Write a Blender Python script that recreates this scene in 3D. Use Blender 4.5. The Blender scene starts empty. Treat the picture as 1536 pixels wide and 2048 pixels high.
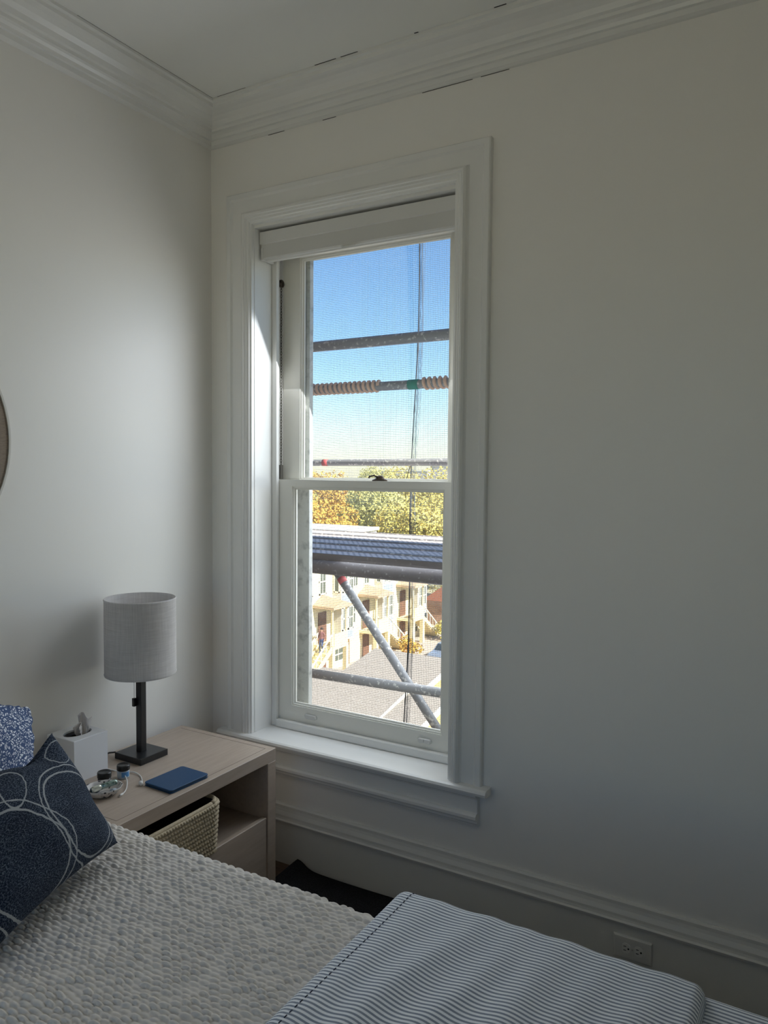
import bpy, bmesh, math, random
import numpy as np
from mathutils import Matrix, Vector

random.seed(7)
RNG = np.random.RandomState(11)
scene = bpy.context.scene
COL = scene.collection
PI = math.pi

# ------------------------------------------------------------------ camera
FPX, YAW, PITCH, ROLL = 1515.88, math.radians(30.224), math.radians(3.021), math.radians(-0.4985)
CAM = Vector((2.239, -2.4, 1.58))
fw = Vector((-math.sin(YAW) * math.cos(PITCH), math.cos(YAW) * math.cos(PITCH), -math.sin(PITCH)))
rt = Vector((math.cos(YAW), math.sin(YAW), 0.0))
dn = fw.cross(rt)
c_, s_ = math.cos(ROLL), math.sin(ROLL)
rt2, dn2 = rt * c_ + dn * s_, dn * c_ - rt * s_
cam_data = bpy.data.cameras.new('camera')
cam = bpy.data.objects.new('camera', cam_data)
COL.objects.link(cam)
cam.matrix_world = Matrix(((rt2.x, -dn2.x, -fw.x, CAM.x), (rt2.y, -dn2.y, -fw.y, CAM.y), (rt2.z, -dn2.z, -fw.z, CAM.z), (0, 0, 0, 1)))
cam_data.sensor_width = 36.0
cam_data.lens = FPX / 2048.0 * 36.0
cam_data.clip_start = 0.02
cam_data.clip_end = 3000
scene.camera = cam

# ------------------------------------------------------------------ world, sun, window portal, exposure
SUN_EL, SUN_DIR = math.radians(38), Vector((0.90, -0.16, 0.0)).normalized()
world = bpy.data.worlds.new('world')
scene.world = world
world.use_nodes = True
wn, wl = world.node_tree.nodes, world.node_tree.links
wn.clear()
sky = wn.new('ShaderNodeTexSky')
sky.sky_type = 'NISHITA'
sky.sun_disc = False
sky.sun_elevation = SUN_EL
sky.sun_rotation = math.atan2(SUN_DIR.x, SUN_DIR.y)
sky.altitude = 50
sky.air_density = 1.0
sky.dust_density = 0.35
sky.ozone_density = 2.5
bg = wn.new('ShaderNodeBackground')
bg.inputs['Strength'].default_value = 0.103
wo = wn.new('ShaderNodeOutputWorld')
hs = wn.new('ShaderNodeHueSaturation')
hs.inputs['Saturation'].default_value = 1.2
wl.new(sky.outputs[0], hs.inputs['Color'])
wb = wn.new('ShaderNodeMix')                          # white balance of the whole sky
wb.data_type, wb.blend_type = 'RGBA', 'MULTIPLY'
wb.inputs[0].default_value = 1.0
wb.inputs[7].default_value = (0.96, 0.99, 1.04, 1)
wl.new(hs.outputs[0], wb.inputs[6])
wl.new(wb.outputs[2], bg.inputs[0])
wl.new(bg.outputs[0], wo.inputs[0])

sl = bpy.data.lights.new('sun', 'SUN')
sl.energy = 6.0
sl.angle = math.radians(0.6)
sl.color = (1.0, 0.93, 0.82)
sun = bpy.data.objects.new('sun', sl)
COL.objects.link(sun)
sd = Vector((SUN_DIR.x * math.cos(SUN_EL), SUN_DIR.y * math.cos(SUN_EL), math.sin(SUN_EL)))
sun.rotation_euler = sd.to_track_quat('Z', 'Y').to_euler()
sun.location = (8, -4, 10)

pl = bpy.data.lights.new('window_portal', 'AREA')      # guides the sky light through the opening, gives off none itself
pl.shape = 'RECTANGLE'
pl.size, pl.size_y = 0.88, 2.05
pl.cycles.is_portal = True
portal = bpy.data.objects.new('window_portal', pl)
COL.objects.link(portal)
portal.location = (0.675, 0.33, 1.52)
portal.rotation_euler = (-PI / 2, 0, 0)

dl = bpy.data.lights.new('window_daylight', 'AREA')     # added fill lamp outside the glass, boosting the window's daylight
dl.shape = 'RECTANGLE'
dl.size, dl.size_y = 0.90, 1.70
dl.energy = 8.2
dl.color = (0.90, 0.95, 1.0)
fill_lamp = bpy.data.objects.new('window_daylight', dl)
COL.objects.link(fill_lamp)
fill_lamp.location = (0.70, 0.44, 1.46)
fill_lamp.rotation_euler = (-PI / 2 + math.radians(30), 0, 0)
for px_ in (1.5,):  # portal for the unseen window added behind the camera
    p2 = bpy.data.objects.new('window_portal', pl.copy()); COL.objects.link(p2)
    p2.data.size, p2.data.size_y = 1.7, 2.1
    p2.location = (px_, -3.96, 1.60); p2.rotation_euler = (PI / 2, 0, 0)

scene.view_settings.view_transform = 'Standard'
scene.view_settings.look = 'None'
scene.view_settings.gamma = 1.0
scene.view_settings.use_curve_mapping = False
scene.view_settings.exposure = 1.2
scene.cycles.max_bounces = 7
scene.cycles.diffuse_bounces = 5
scene.cycles.glossy_bounces = 3
scene.cycles.transparent_max_bounces = 10
scene.cycles.adaptive_threshold = 0.04
scene.cycles.caustics_reflective = False
scene.cycles.caustics_refractive = False

# ------------------------------------------------------------------ materials
def nd(nt, t, **kw):
    n = nt.nodes.new(t)
    for k, v in kw.items():
        setattr(n, k, v)
    return n

def mat(name, col, rough=0.5, metal=0.0, spec=0.5, noise=None, bump=None, coord='Object', stretch=None, coat=0.0):
    """noise=(scale, colour2, lo, hi); bump=(scale, strength, distance)"""
    m = bpy.data.materials.new(name)
    m.use_nodes = True
    nt = m.node_tree
    b = nt.nodes['Principled BSDF']
    b.inputs['Base Color'].default_value = (*col, 1)
    b.inputs['Roughness'].default_value = rough
    b.inputs['Metallic'].default_value = metal
    b.inputs['Specular IOR Level'].default_value = spec
    b.inputs['Coat Weight'].default_value = coat
    if noise or bump:
        tc = nd(nt, 'ShaderNodeTexCoord')
        src = tc.outputs[coord]
        if stretch:
            mp = nd(nt, 'ShaderNodeMapping')
            mp.inputs['Scale'].default_value = stretch
            nt.links.new(src, mp.inputs['Vector'])
            src = mp.outputs[0]
        if noise:
            nz = nd(nt, 'ShaderNodeTexNoise')
            nz.inputs['Scale'].default_value = noise[0]
            nz.inputs['Detail'].default_value = 5
            nt.links.new(src, nz.inputs['Vector'])
            cr = nd(nt, 'ShaderNodeValToRGB')
            cr.color_ramp.elements[0].position = noise[2]
            cr.color_ramp.elements[1].position = noise[3]
            cr.color_ramp.elements[0].color = (*col, 1)
            cr.color_ramp.elements[1].color = (*noise[1], 1)
            nt.links.new(nz.outputs[0], cr.inputs[0])
            nt.links.new(cr.outputs[0], b.inputs['Base Color'])
        if bump:
            nz2 = nd(nt, 'ShaderNodeTexNoise')
            nz2.inputs['Scale'].default_value = bump[0]
            nz2.inputs['Detail'].default_value = 4
            nt.links.new(src, nz2.inputs['Vector'])
            bp = nd(nt, 'ShaderNodeBump')
            bp.inputs['Strength'].default_value = bump[1]
            bp.inputs['Distance'].default_value = bump[2]
            nt.links.new(nz2.outputs[0], bp.inputs['Height'])
            nt.links.new(bp.outputs[0], b.inputs['Normal'])
    return m

def math_node(nt, op, a, b=None, clamp=False):
    n = nd(nt, 'ShaderNodeMath', operation=op)
    n.use_clamp = clamp
    for i, v in enumerate((a, b)):
        if v is None:
            continue
        if isinstance(v, (int, float)):
            n.inputs[i].default_value = v
        else:
            nt.links.new(v, n.inputs[i])
    return n.outputs[0]

def mixc(nt, f, a, b):
    n = nd(nt, 'ShaderNodeMix', data_type='RGBA')
    for i, v in ((0, f), (6, a), (7, b)):
        if isinstance(v, (int, float)):
            n.inputs[i].default_value = v
        elif isinstance(v, tuple):
            n.inputs[i].default_value = (*v, 1)
        else:
            nt.links.new(v, n.inputs[i])
    return n.outputs[2]

MT = {}
MT['wall'] = mat('wall_paint', (0.875, 0.85, 0.805), 0.38, spec=0.35, bump=(60, 0.10, 0.002))
MT['ceil'] = mat('ceiling_paint', (0.84, 0.83, 0.79), 0.8, bump=(40, 0.08, 0.002))
MT['trim'] = mat('trim_gloss_paint', (0.82, 0.81, 0.78), 0.27, spec=0.5, bump=(25, 0.08, 0.002))
MT['sash'] = mat('sash_paint', (0.83, 0.81, 0.74), 0.35, bump=(50, 0.1, 0.002))
MT['oldsash'] = mat('weathered_sash_paint', (0.62, 0.61, 0.58), 0.6, noise=(30, (0.30, 0.29, 0.28), 0.5, 0.75), bump=(60, 0.3, 0.003))
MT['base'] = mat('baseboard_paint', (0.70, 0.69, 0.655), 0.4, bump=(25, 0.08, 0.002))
MT['crack'] = mat('crack_dark', (0.05, 0.045, 0.04), 0.9)
MT['floor'] = mat('floor_wood', (0.07, 0.04, 0.025), 0.35, noise=(6, (0.12, 0.07, 0.04), 0.3, 0.7), stretch=(1, 12, 1))
MT['rug'] = mat('rug_black', (0.012, 0.012, 0.013), 0.95, spec=0.1, noise=(220, (0.03, 0.03, 0.032), 0.4, 0.7), bump=(400, 0.6, 0.004))
MT['shade_cas'] = mat('cassette_white', (0.74, 0.73, 0.70), 0.4)
MT['shade_fab'] = mat('roller_fabric', (0.66, 0.65, 0.62), 0.8, bump=(500, 0.3, 0.001))
MT['bronze'] = mat('dark_bronze', (0.05, 0.035, 0.025), 0.4, metal=0.6)
MT['chain'] = mat('chain_grey', (0.16, 0.15, 0.13), 0.5, metal=0.5)
MT['plate'] = mat('outlet_plate_plastic', (0.66, 0.65, 0.62), 0.3)
MT['recep'] = mat('receptacle_plastic', (0.74, 0.73, 0.70), 0.3)
MT['black'] = mat('slot_black', (0.008, 0.008, 0.008), 0.6)
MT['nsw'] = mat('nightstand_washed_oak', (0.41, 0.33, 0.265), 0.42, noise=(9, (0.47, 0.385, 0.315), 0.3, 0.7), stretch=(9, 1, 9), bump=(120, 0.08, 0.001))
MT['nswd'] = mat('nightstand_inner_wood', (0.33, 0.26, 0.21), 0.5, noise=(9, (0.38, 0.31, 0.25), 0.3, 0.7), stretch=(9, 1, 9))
MT['groove'] = mat('groove_dark', (0.10, 0.07, 0.05), 0.8)
MT['lampm'] = mat('lamp_black_metal', (0.012, 0.012, 0.013), 0.32, spec=0.5)
MT['boxw'] = mat('tissue_box_lacquer', (0.88, 0.89, 0.93), 0.35)
MT['boxin'] = mat('tissue_box_inside', (0.22, 0.21, 0.14), 0.9)
MT['tissue'] = mat('tissue_paper', (0.82, 0.78, 0.77), 0.9)
MT['tabb'] = mat('tablet_cover_blue', (0.008, 0.058, 0.15), 0.5, bump=(700, 0.15, 0.0005))
MT['tabs'] = mat('tablet_edge', (0.03, 0.07, 0.12), 0.4)
MT['cable'] = mat('cable_white', (0.72, 0.71, 0.69), 0.4)
MT['metal'] = mat('connector_metal', (0.55, 0.53, 0.50), 0.3, metal=1.0)
MT['jar'] = mat('jar_plastic', (0.50, 0.57, 0.64), 0.35)
MT['jarlab'] = mat('jar_label_blue', (0.10, 0.30, 0.62), 0.4)
MT['lid'] = mat('jar_lid_black', (0.012, 0.012, 0.012), 0.3)
MT['tube'] = mat('lip_tube_green', (0.38, 0.48, 0.42), 0.22, metal=0.5, noise=(90, (0.12, 0.2, 0.17), 0.5, 0.6))
MT['tubec'] = mat('lip_tube_cap', (0.75, 0.77, 0.68), 0.2, metal=0.6)
MT['peb'] = mat('dark_trinket', (0.02, 0.05, 0.07), 0.3, noise=(80, (0.10, 0.16, 0.18), 0.5, 0.6))
MT['glassdirt'] = None
MT['mirror'] = mat('mirror_silvered', (0.75, 0.75, 0.74), 0.05, metal=1.0)
MT['rattan'] = mat('taupe_linen_band', (0.30, 0.235, 0.18), 0.85, noise=(60, (0.22, 0.17, 0.13), 0.4, 0.7), stretch=(1, 1, 8))
MT['rim'] = mat('pale_rim', (0.66, 0.63, 0.58), 0.6)
MT['headb'] = mat('headboard_linen', (0.52, 0.50, 0.47), 0.9, bump=(600, 0.4, 0.001))
MT['mattress'] = mat('mattress_white', (0.7, 0.7, 0.69), 0.9)
MT['bedf'] = mat('bed_frame_dark', (0.05, 0.04, 0.035), 0.6)
MT['quilt'] = mat('quilt_cotton', (0.74, 0.70, 0.655), 0.92, spec=0.15, bump=(900, 0.35, 0.0006))
MT['greyp'] = mat('pillow_pale_grey', (0.60, 0.57, 0.53), 0.9, bump=(40, 0.5, 0.01))
# outside
MT['brickext'] = mat('facade_stucco', (0.45, 0.33, 0.26), 0.9, noise=(3, (0.38, 0.28, 0.22), 0.4, 0.6))
MT['steel'] = mat('galvanised_tube', (0.30, 0.31, 0.335), 0.55, metal=0.25, noise=(55, (0.72, 0.72, 0.72), 0.56, 0.66), bump=(150, 0.3, 0.001))
MT['steel2'] = mat('dark_tube', (0.13, 0.115, 0.12), 0.6, metal=0.2, noise=(70, (0.36, 0.35, 0.36), 0.60, 0.72))
MT['deckedge'] = mat('deck_edge_rust', (0.15, 0.13, 0.13), 0.7, noise=(60, (0.3, 0.28, 0.28), 0.62, 0.74))
MT['rope'] = mat('tan_rope', (0.80, 0.55, 0.42), 0.9)
MT['tapeR'] = mat('red_tape', (0.45, 0.08, 0.09), 0.6)
MT['tapeG'] = mat('green_tape', (0.03, 0.30, 0.24), 0.6)
MT['net'] = mat('net_thread', (0.30, 0.36, 0.42), 0.8)
MT['netseam'] = mat('net_seam_thread', (0.10, 0.14, 0.20), 0.8)
MT['cord'] = mat('seam_cord', (0.03, 0.04, 0.06), 0.8)
MT['siding'] = mat('cream_siding', (0.80, 0.72, 0.48), 0.7, noise=(0.6, (0.84, 0.78, 0.58), 0.4, 0.6))
MT['whitewall'] = mat('white_stucco', (0.78, 0.76, 0.68), 0.8)
MT['creamtrim'] = mat('cream_trim', (0.80, 0.71, 0.45), 0.7)
MT['tan'] = mat('tan_roof_metal', (0.52, 0.38, 0.25), 0.7)
MT['bluep'] = mat('blue_grey_panel', (0.36, 0.46, 0.55), 0.6)
MT['extglass'] = mat('house_window_glass', (0.10, 0.12, 0.10), 0.08)
MT['doord'] = mat('brown_door', (0.17, 0.09, 0.06), 0.6)
MT['brick'] = mat('brick_red', (0.42, 0.24, 0.16), 0.9, noise=(1.5, (0.52, 0.32, 0.22), 0.4, 0.6))
MT['asph'] = mat('asphalt', (0.20, 0.18, 0.21), 0.9, noise=(0.8, (0.26, 0.23, 0.25), 0.4, 0.6))
MT['ground'] = mat('ground_soil', (0.46, 0.42, 0.33), 0.95, noise=(0.1, (0.36, 0.35, 0.22), 0.4, 0.6))
MT['pave'] = mat('sidewalk', (0.52, 0.43, 0.35), 0.9)
MT['yellowwall'] = mat('yellow_clapboard', (0.72, 0.50, 0.19), 0.7)
MT['fascia'] = mat('white_fascia', (0.80, 0.77, 0.66), 0.6)
MT['bark'] = mat('tree_bark', (0.11, 0.09, 0.075), 0.9)
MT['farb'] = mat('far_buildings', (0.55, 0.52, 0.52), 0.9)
MT['tyre'] = mat('tyre', (0.02, 0.02, 0.02), 0.8)
MT['carglass'] = mat('car_glass', (0.03, 0.04, 0.05), 0.08)
MT['carblue'] = mat('car_blue_grey', (0.22, 0.27, 0.36), 0.25, coat=0.5)
MT['cardark'] = mat('car_dark', (0.05, 0.06, 0.08), 0.25, coat=0.5)
MT['carsilver'] = mat('car_silver', (0.45, 0.46, 0.48), 0.25, metal=0.4)
MT['skin'] = mat('skin', (0.45, 0.26, 0.19), 0.6)
MT['shirt'] = mat('shirt_maroon', (0.22, 0.10, 0.10), 0.9)
MT['jeans'] = mat('jeans_blue', (0.06, 0.09, 0.22), 0.9)
MT['hair'] = mat('hair_dark', (0.04, 0.025, 0.02), 0.8)

def glass_mat():
    m = bpy.data.materials.new('window_glass_dusty')
    m.use_nodes = True
    nt = m.node_tree
    nt.nodes.clear()
    tr = nd(nt, 'ShaderNodeBsdfTransparent')
    tr.inputs[0].default_value = (0.97, 0.985, 0.98, 1)
    gl = nd(nt, 'ShaderNodeBsdfGlossy')
    gl.inputs['Roughness'].default_value = 0.02
    df = nd(nt, 'ShaderNodeBsdfDiffuse')
    df.inputs[0].default_value = (0.75, 0.75, 0.73, 1)
    mx = nd(nt, 'ShaderNodeMixShader')
    mx.inputs[0].default_value = 0.035
    nt.links.new(tr.outputs[0], mx.inputs[1])
    nt.links.new(gl.outputs[0], mx.inputs[2])
    tc = nd(nt, 'ShaderNodeTexCoord')
    nz = nd(nt, 'ShaderNodeTexNoise')
    nz.inputs['Scale'].default_value = 260
    nz.inputs['Detail'].default_value = 3
    nt.links.new(tc.outputs['Object'], nz.inputs['Vector'])
    cr = nd(nt, 'ShaderNodeValToRGB')
    cr.color_ramp.elements[0].position = 0.62
    cr.color_ramp.elements[1].position = 0.74
    cr.color_ramp.elements[0].color = (0.03, 0.03, 0.03, 1)
    cr.color_ramp.elements[1].color = (0.30, 0.30, 0.30, 1)
    nt.links.new(nz.outputs[0], cr.inputs[0])
    mx2 = nd(nt, 'ShaderNodeMixShader')
    nt.links.new(cr.outputs[0], mx2.inputs[0])
    nt.links.new(mx.outputs[0], mx2.inputs[1])
    nt.links.new(df.outputs[0], mx2.inputs[2])
    out = nd(nt, 'ShaderNodeOutputMaterial')
    nt.links.new(mx2.outputs[0], out.inputs[0])
    return m
MT['glass'] = glass_mat()

def linen_mat():
    m = mat('lampshade_linen', (0.66, 0.635, 0.61), 0.9, spec=0.1)
    nt = m.node_tree
    b = nt.nodes['Principled BSDF']
    tc = nd(nt, 'ShaderNodeTexCoord')
    h = None
    outs = []
    for sc in ((2, 2, 60), (45, 45, 1.5)):
        mp = nd(nt, 'ShaderNodeMapping')
        mp.inputs['Scale'].default_value = sc
        nt.links.new(tc.outputs['Object'], mp.inputs[0])
        nz = nd(nt, 'ShaderNodeTexNoise')
        nz.inputs['Scale'].default_value = 8
        nz.inputs['Detail'].default_value = 4
        nt.links.new(mp.outputs[0], nz.inputs[0])
        outs.append(nz.outputs[0])
    h = math_node(nt, 'ADD', outs[0], outs[1])
    f = math_node(nt, 'MULTIPLY', h, 0.5)
    cr = nd(nt, 'ShaderNodeValToRGB')
    cr.color_ramp.elements[0].position = 0.35
    cr.color_ramp.elements[1].position = 0.65
    cr.color_ramp.elements[0].color = (0.72, 0.69, 0.67, 1)
    cr.color_ramp.elements[1].color = (0.90, 0.87, 0.85, 1)
    nt.links.new(f, cr.inputs[0])
    nt.links.new(cr.outputs[0], b.inputs['Base Color'])
    bp = nd(nt, 'ShaderNodeBump')
    bp.inputs['Strength'].default_value = 0.35
    bp.inputs['Distance'].default_value = 0.001
    nt.links.new(f, bp.inputs['Height'])
    nt.links.new(bp.outputs[0], b.inputs['Normal'])
    tl = nd(nt, 'ShaderNodeBsdfTranslucent')
    nt.links.new(cr.outputs[0], tl.inputs[0])
    mx = nd(nt, 'ShaderNodeMixShader')
    mx.inputs[0].default_value = 0.42
    nt.links.new(b.outputs[0], mx.inputs[1])
    nt.links.new(tl.outputs[0], mx.inputs[2])
    nt.links.new(mx.outputs[0], nt.nodes['Material Output'].inputs[0])
    return m
MT['linen'] = linen_mat()
MT['linenin'] = MT['linen']

def stripe_mat():
    m = mat('ticking_stripe', (0.7, 0.72, 0.75), 0.9, spec=0.1, bump=(1200, 0.25, 0.0004))
    nt = m.node_tree
    b = nt.nodes['Principled BSDF']
    uv = nd(nt, 'ShaderNodeUVMap')
    sp = nd(nt, 'ShaderNodeSeparateXYZ')
    nt.links.new(uv.outputs[0], sp.inputs[0])
    nz = nd(nt, 'ShaderNodeTexNoise')
    nz.inputs['Scale'].default_value = 300
    nt.links.new(uv.outputs[0], nz.inputs[0])
    ph = math_node(nt, 'MULTIPLY', sp.outputs[1], 2 * PI / 0.0102)
    s = math_node(nt, 'SINE', ph)
    s = math_node(nt, 'MULTIPLY', s, 2.2)
    s = math_node(nt, 'ADD', s, 0.45)
    nn = math_node(nt, 'MULTIPLY', nz.outputs[0], 0.6)
    s = math_node(nt, 'ADD', s, nn, clamp=True)
    colr = mixc(nt, s, (0.29, 0.33, 0.40), (0.88, 0.91, 0.95))
    nt.links.new(colr, b.inputs['Base Color'])
    return m
MT['stripe'] = stripe_mat()
MT['thread'] = mat('navy_stitch', (0.04, 0.05, 0.08), 0.9)

def navy_mat():
    m = mat('navy_paisley', (0.01, 0.02, 0.05), 0.95, spec=0.1)
    nt = m.node_tree
    b = nt.nodes['Principled BSDF']
    uv = nd(nt, 'ShaderNodeUVMap')
    nz = nd(nt, 'ShaderNodeTexNoise')
    nz.inputs['Scale'].default_value = 24
    nz.inputs['Detail'].default_value = 3
    nt.links.new(uv.outputs[0], nz.inputs[0])
    vm = nd(nt, 'ShaderNodeVectorMath', operation='MULTIPLY_ADD')
    nt.links.new(nz.outputs['Color'], vm.inputs[0])
    vm.inputs[1].default_value = (0.016, 0.016, 0.0)
    nt.links.new(uv.outputs[0], vm.inputs[2])
    sp = nd(nt, 'ShaderNodeSeparateXYZ')
    nt.links.new(vm.outputs[0], sp.inputs[0])
    U, V = sp.outputs[0], sp.outputs[1]
    tot = None
    def ell(cx, cy, a, bb, ang, w, cut=None):
        ca, sa = math.cos(ang), math.sin(ang)
        du = math_node(nt, 'SUBTRACT', U, cx)
        dv = math_node(nt, 'SUBTRACT', V, cy)
        p = math_node(nt, 'ADD', math_node(nt, 'MULTIPLY', du, ca / a), math_node(nt, 'MULTIPLY', dv, sa / a))
        q = math_node(nt, 'ADD', math_node(nt, 'MULTIPLY', du, -sa / bb), math_node(nt, 'MULTIPLY', dv, ca / bb))
        r = math_node(nt, 'SQRT', math_node(nt, 'ADD', math_node(nt, 'MULTIPLY', p, p), math_node(nt, 'MULTIPLY', q, q)))
        d = math_node(nt, 'ABSOLUTE', math_node(nt, 'SUBTRACT', r, 1.0))
        k = math_node(nt, 'LESS_THAN', d, w / min(a, bb))
        return k
    rings = [ell(0.75, 0.40, 0.20, 0.36, 0.12, 0.0045), ell(0.76, 0.40, 0.235, 0.42, 0.10, 0.0035),
             ell(0.90, 0.88, 0.10, 0.10, 0.5, 0.004), ell(0.33, 0.34, 0.22, 0.36, 0.2, 0.0055),
             ell(0.33, 0.34, 0.27, 0.43, 0.2, 0.004), ell(0.46, 0.80, 0.07, 0.15, -0.5, 0.0035),
             ell(0.10, 0.75, 0.12, 0.2, 0.3, 0.004)]
    for k in rings:
        tot = k if tot is None else math_node(nt, 'MAXIMUM', tot, k)
    n2 = nd(nt, 'ShaderNodeTexNoise')
    n2.inputs['Scale'].default_value = 130
    n2.inputs['Detail'].default_value = 4
    nt.links.new(uv.outputs[0], n2.inputs[0])
    vo = nd(nt, 'ShaderNodeTexVoronoi', feature='DISTANCE_TO_EDGE')
    vo.inputs['Scale'].default_value = 26
    nt.links.new(vm.outputs[0], vo.inputs[0])
    n3 = nd(nt, 'ShaderNodeTexNoise')
    n3.inputs['Scale'].default_value = 6
    nt.links.new(uv.outputs[0], n3.inputs[0])
    spk = math_node(nt, 'MULTIPLY', math_node(nt, 'SUBTRACT', n2.outputs[0], 0.47), 5.0, clamp=True)
    ve = math_node(nt, 'LESS_THAN', vo.outputs[0], 0.10)
    spk = math_node(nt, 'MULTIPLY', spk, math_node(nt, 'ADD', math_node(nt, 'MULTIPLY', ve, 0.3), math_node(nt, 'MULTIPLY', n3.outputs[0], 1.3)), clamp=True)
    base = mixc(nt, n3.outputs[0], (0.009, 0.012, 0.026), (0.014, 0.024, 0.046))
    c1 = mixc(nt, spk, base, (0.17, 0.205, 0.26))
    v2 = nd(nt, 'ShaderNodeTexVoronoi')
    v2.inputs['Scale'].default_value = 8
    nt.links.new(vm.outputs[0], v2.inputs[0])
    rg = math_node(nt, 'LESS_THAN', math_node(nt, 'ABSOLUTE', math_node(nt, 'SINE', math_node(nt, 'MULTIPLY', v2.outputs[0], 34.0))), 0.28)
    rg = math_node(nt, 'MULTIPLY', math_node(nt, 'MULTIPLY', rg, n2.outputs[0]), 0.8)
    c1 = mixc(nt, rg, c1, (0.15, 0.18, 0.24))
    c2 = mixc(nt, tot, c1, (0.40, 0.42, 0.44))
    nt.links.new(c2, b.inputs['Base Color'])
    return m
MT['navy'] = navy_mat()

def floral_mat():
    m = mat('blue_leaf_print', (0.6, 0.65, 0.75), 0.9, spec=0.1)
    nt = m.node_tree
    b = nt.nodes['Principled BSDF']
    uv = nd(nt, 'ShaderNodeUVMap')
    nz = nd(nt, 'ShaderNodeTexNoise')
    nz.inputs['Scale'].default_value = 18
    nt.links.new(uv.outputs[0], nz.inputs[0])
    vm = nd(nt, 'ShaderNodeVectorMath', operation='MULTIPLY_ADD')
    nt.links.new(nz.outputs['Color'], vm.inputs[0])
    vm.inputs[1].default_value = (0.05, 0.05, 0)
    nt.links.new(uv.outputs[0], vm.inputs[2])
    mp = nd(nt, 'ShaderNodeMapping')
    mp.inputs['Scale'].default_value = (78, 50, 1)
    mp.inputs['Rotation'].default_value = (0, 0, 0.6)
    nt.links.new(vm.outputs[0], mp.inputs[0])
    vo = nd(nt, 'ShaderNodeTexVoronoi', feature='DISTANCE_TO_EDGE')
    vo.inputs['Scale'].default_value = 1.0
    nt.links.new(mp.outputs[0], vo.inputs[0])
    k = math_node(nt, 'GREATER_THAN', vo.outputs[0], 0.17)
    colr = mixc(nt, k, (0.08, 0.12, 0.24), (0.78, 0.82, 0.90))
    nt.links.new(colr, b.inputs['Base Color'])
    return m
MT['floral'] = floral_mat()

def dish_mat():
    m = mat('black_white_dish', (0.6, 0.58, 0.55), 0.4)
    nt = m.node_tree
    b = nt.nodes['Principled BSDF']
    uv = nd(nt, 'ShaderNodeUVMap')
    mp = nd(nt, 'ShaderNodeMapping')
    mp.inputs['Scale'].default_value = (22, 6, 1)
    nt.links.new(uv.outputs[0], mp.inputs[0])
    vo = nd(nt, 'ShaderNodeTexVoronoi', feature='DISTANCE_TO_EDGE')
    vo.inputs['Scale'].default_value = 1.0
    nt.links.new(mp.outputs[0], vo.inputs[0])
    k = math_node(nt, 'GREATER_THAN', vo.outputs[0], 0.22)
    nt.links.new(mixc(nt, k, (0.60, 0.57, 0.54), (0.03, 0.03, 0.035)), b.inputs['Base Color'])
    return m
MT['dish'] = dish_mat()

def straw_mat():
    m = mat('basket_straw', (0.40, 0.32, 0.21), 0.8, noise=(120, (0.52, 0.44, 0.31), 0.35, 0.65), stretch=(1, 1, 3))
    return m
MT['straw'] = straw_mat()

def deck_mat():
    m = mat('perforated_steel', (0.30, 0.31, 0.36), 0.7)
    nt = m.node_tree
    b = nt.nodes['Principled BSDF']
    tc = nd(nt, 'ShaderNodeTexCoord')
    mp = nd(nt, 'ShaderNodeMapping')
    mp.inputs['Scale'].default_value = (42, 30, 1)
    mp.inputs['Rotation'].default_value = (0, 0, 0.785)
    nt.links.new(tc.outputs['Object'], mp.inputs[0])
    ck = nd(nt, 'ShaderNodeTexVoronoi')
    ck.inputs['Scale'].default_value = 1.0
    ck.inputs['Randomness'].default_value = 0.0
    nt.links.new(mp.outputs[0], ck.inputs[0])
    k = math_node(nt, 'GREATER_THAN', ck.outputs[0], 0.30)
    nt.links.new(mixc(nt, k, (0.28, 0.24, 0.25), (0.98, 0.87, 0.82)), b.inputs['Base Color'])
    return m
MT['deck'] = deck_mat()

def shingle_mat():
    m = mat('shingle_roof', (0.40, 0.36, 0.31), 0.9)
    nt = m.node_tree
    b = nt.nodes['Principled BSDF']
    tc = nd(nt, 'ShaderNodeTexCoord')
    br = nd(nt, 'ShaderNodeTexBrick')
    br.inputs['Scale'].default_value = 3.0
    br.inputs['Color1'].default_value = (0.40, 0.355, 0.30, 1)
    br.inputs['Color2'].default_value = (0.45, 0.40, 0.345, 1)
    br.inputs['Mortar'].default_value = (0.24, 0.21, 0.18, 1)
    br.inputs['Mortar Size'].default_value = 0.02
    nt.links.new(tc.outputs['Object'], br.inputs[0])
    nt.links.new(br.outputs[0], b.inputs['Base Color'])
    return m
MT['shingle'] = shingle_mat()

def leaf_mat(name, c1, c2, c3):
    m = mat(name, c1, 0.7, spec=0.2)
    nt = m.node_tree
    b = nt.nodes['Principled BSDF']
    oi = nd(nt, 'ShaderNodeTexCoord')
    nz = nd(nt, 'ShaderNodeTexNoise')
    nz.inputs['Scale'].default_value = 0.9
    nz.inputs['Detail'].default_value = 6
    nz.inputs['Roughness'].default_value = 0.75
    nt.links.new(oi.outputs['Object'], nz.inputs[0])
    cr = nd(nt, 'ShaderNodeValToRGB')
    cr.color_ramp.elements[0].position = 0.36
    cr.color_ramp.elements[1].position = 0.66
    cr.color_ramp.elements[0].color = (*c1, 1)
    cr.color_ramp.elements[1].color = (*c3, 1)
    e = cr.color_ramp.elements.new(0.5)
    e.color = (*c2, 1)
    nt.links.new(nz.outputs[0], cr.inputs[0])
    nt.links.new(cr.outputs[0], b.inputs['Base Color'])
    return m
MT['leafA'] = leaf_mat('leaves_gold', (0.36, 0.33, 0.13), (0.60, 0.52, 0.13), (0.66, 0.47, 0.12))
MT['leafB'] = leaf_mat('leaves_green', (0.30, 0.31, 0.14), (0.50, 0.48, 0.16), (0.62, 0.55, 0.19))
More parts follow.
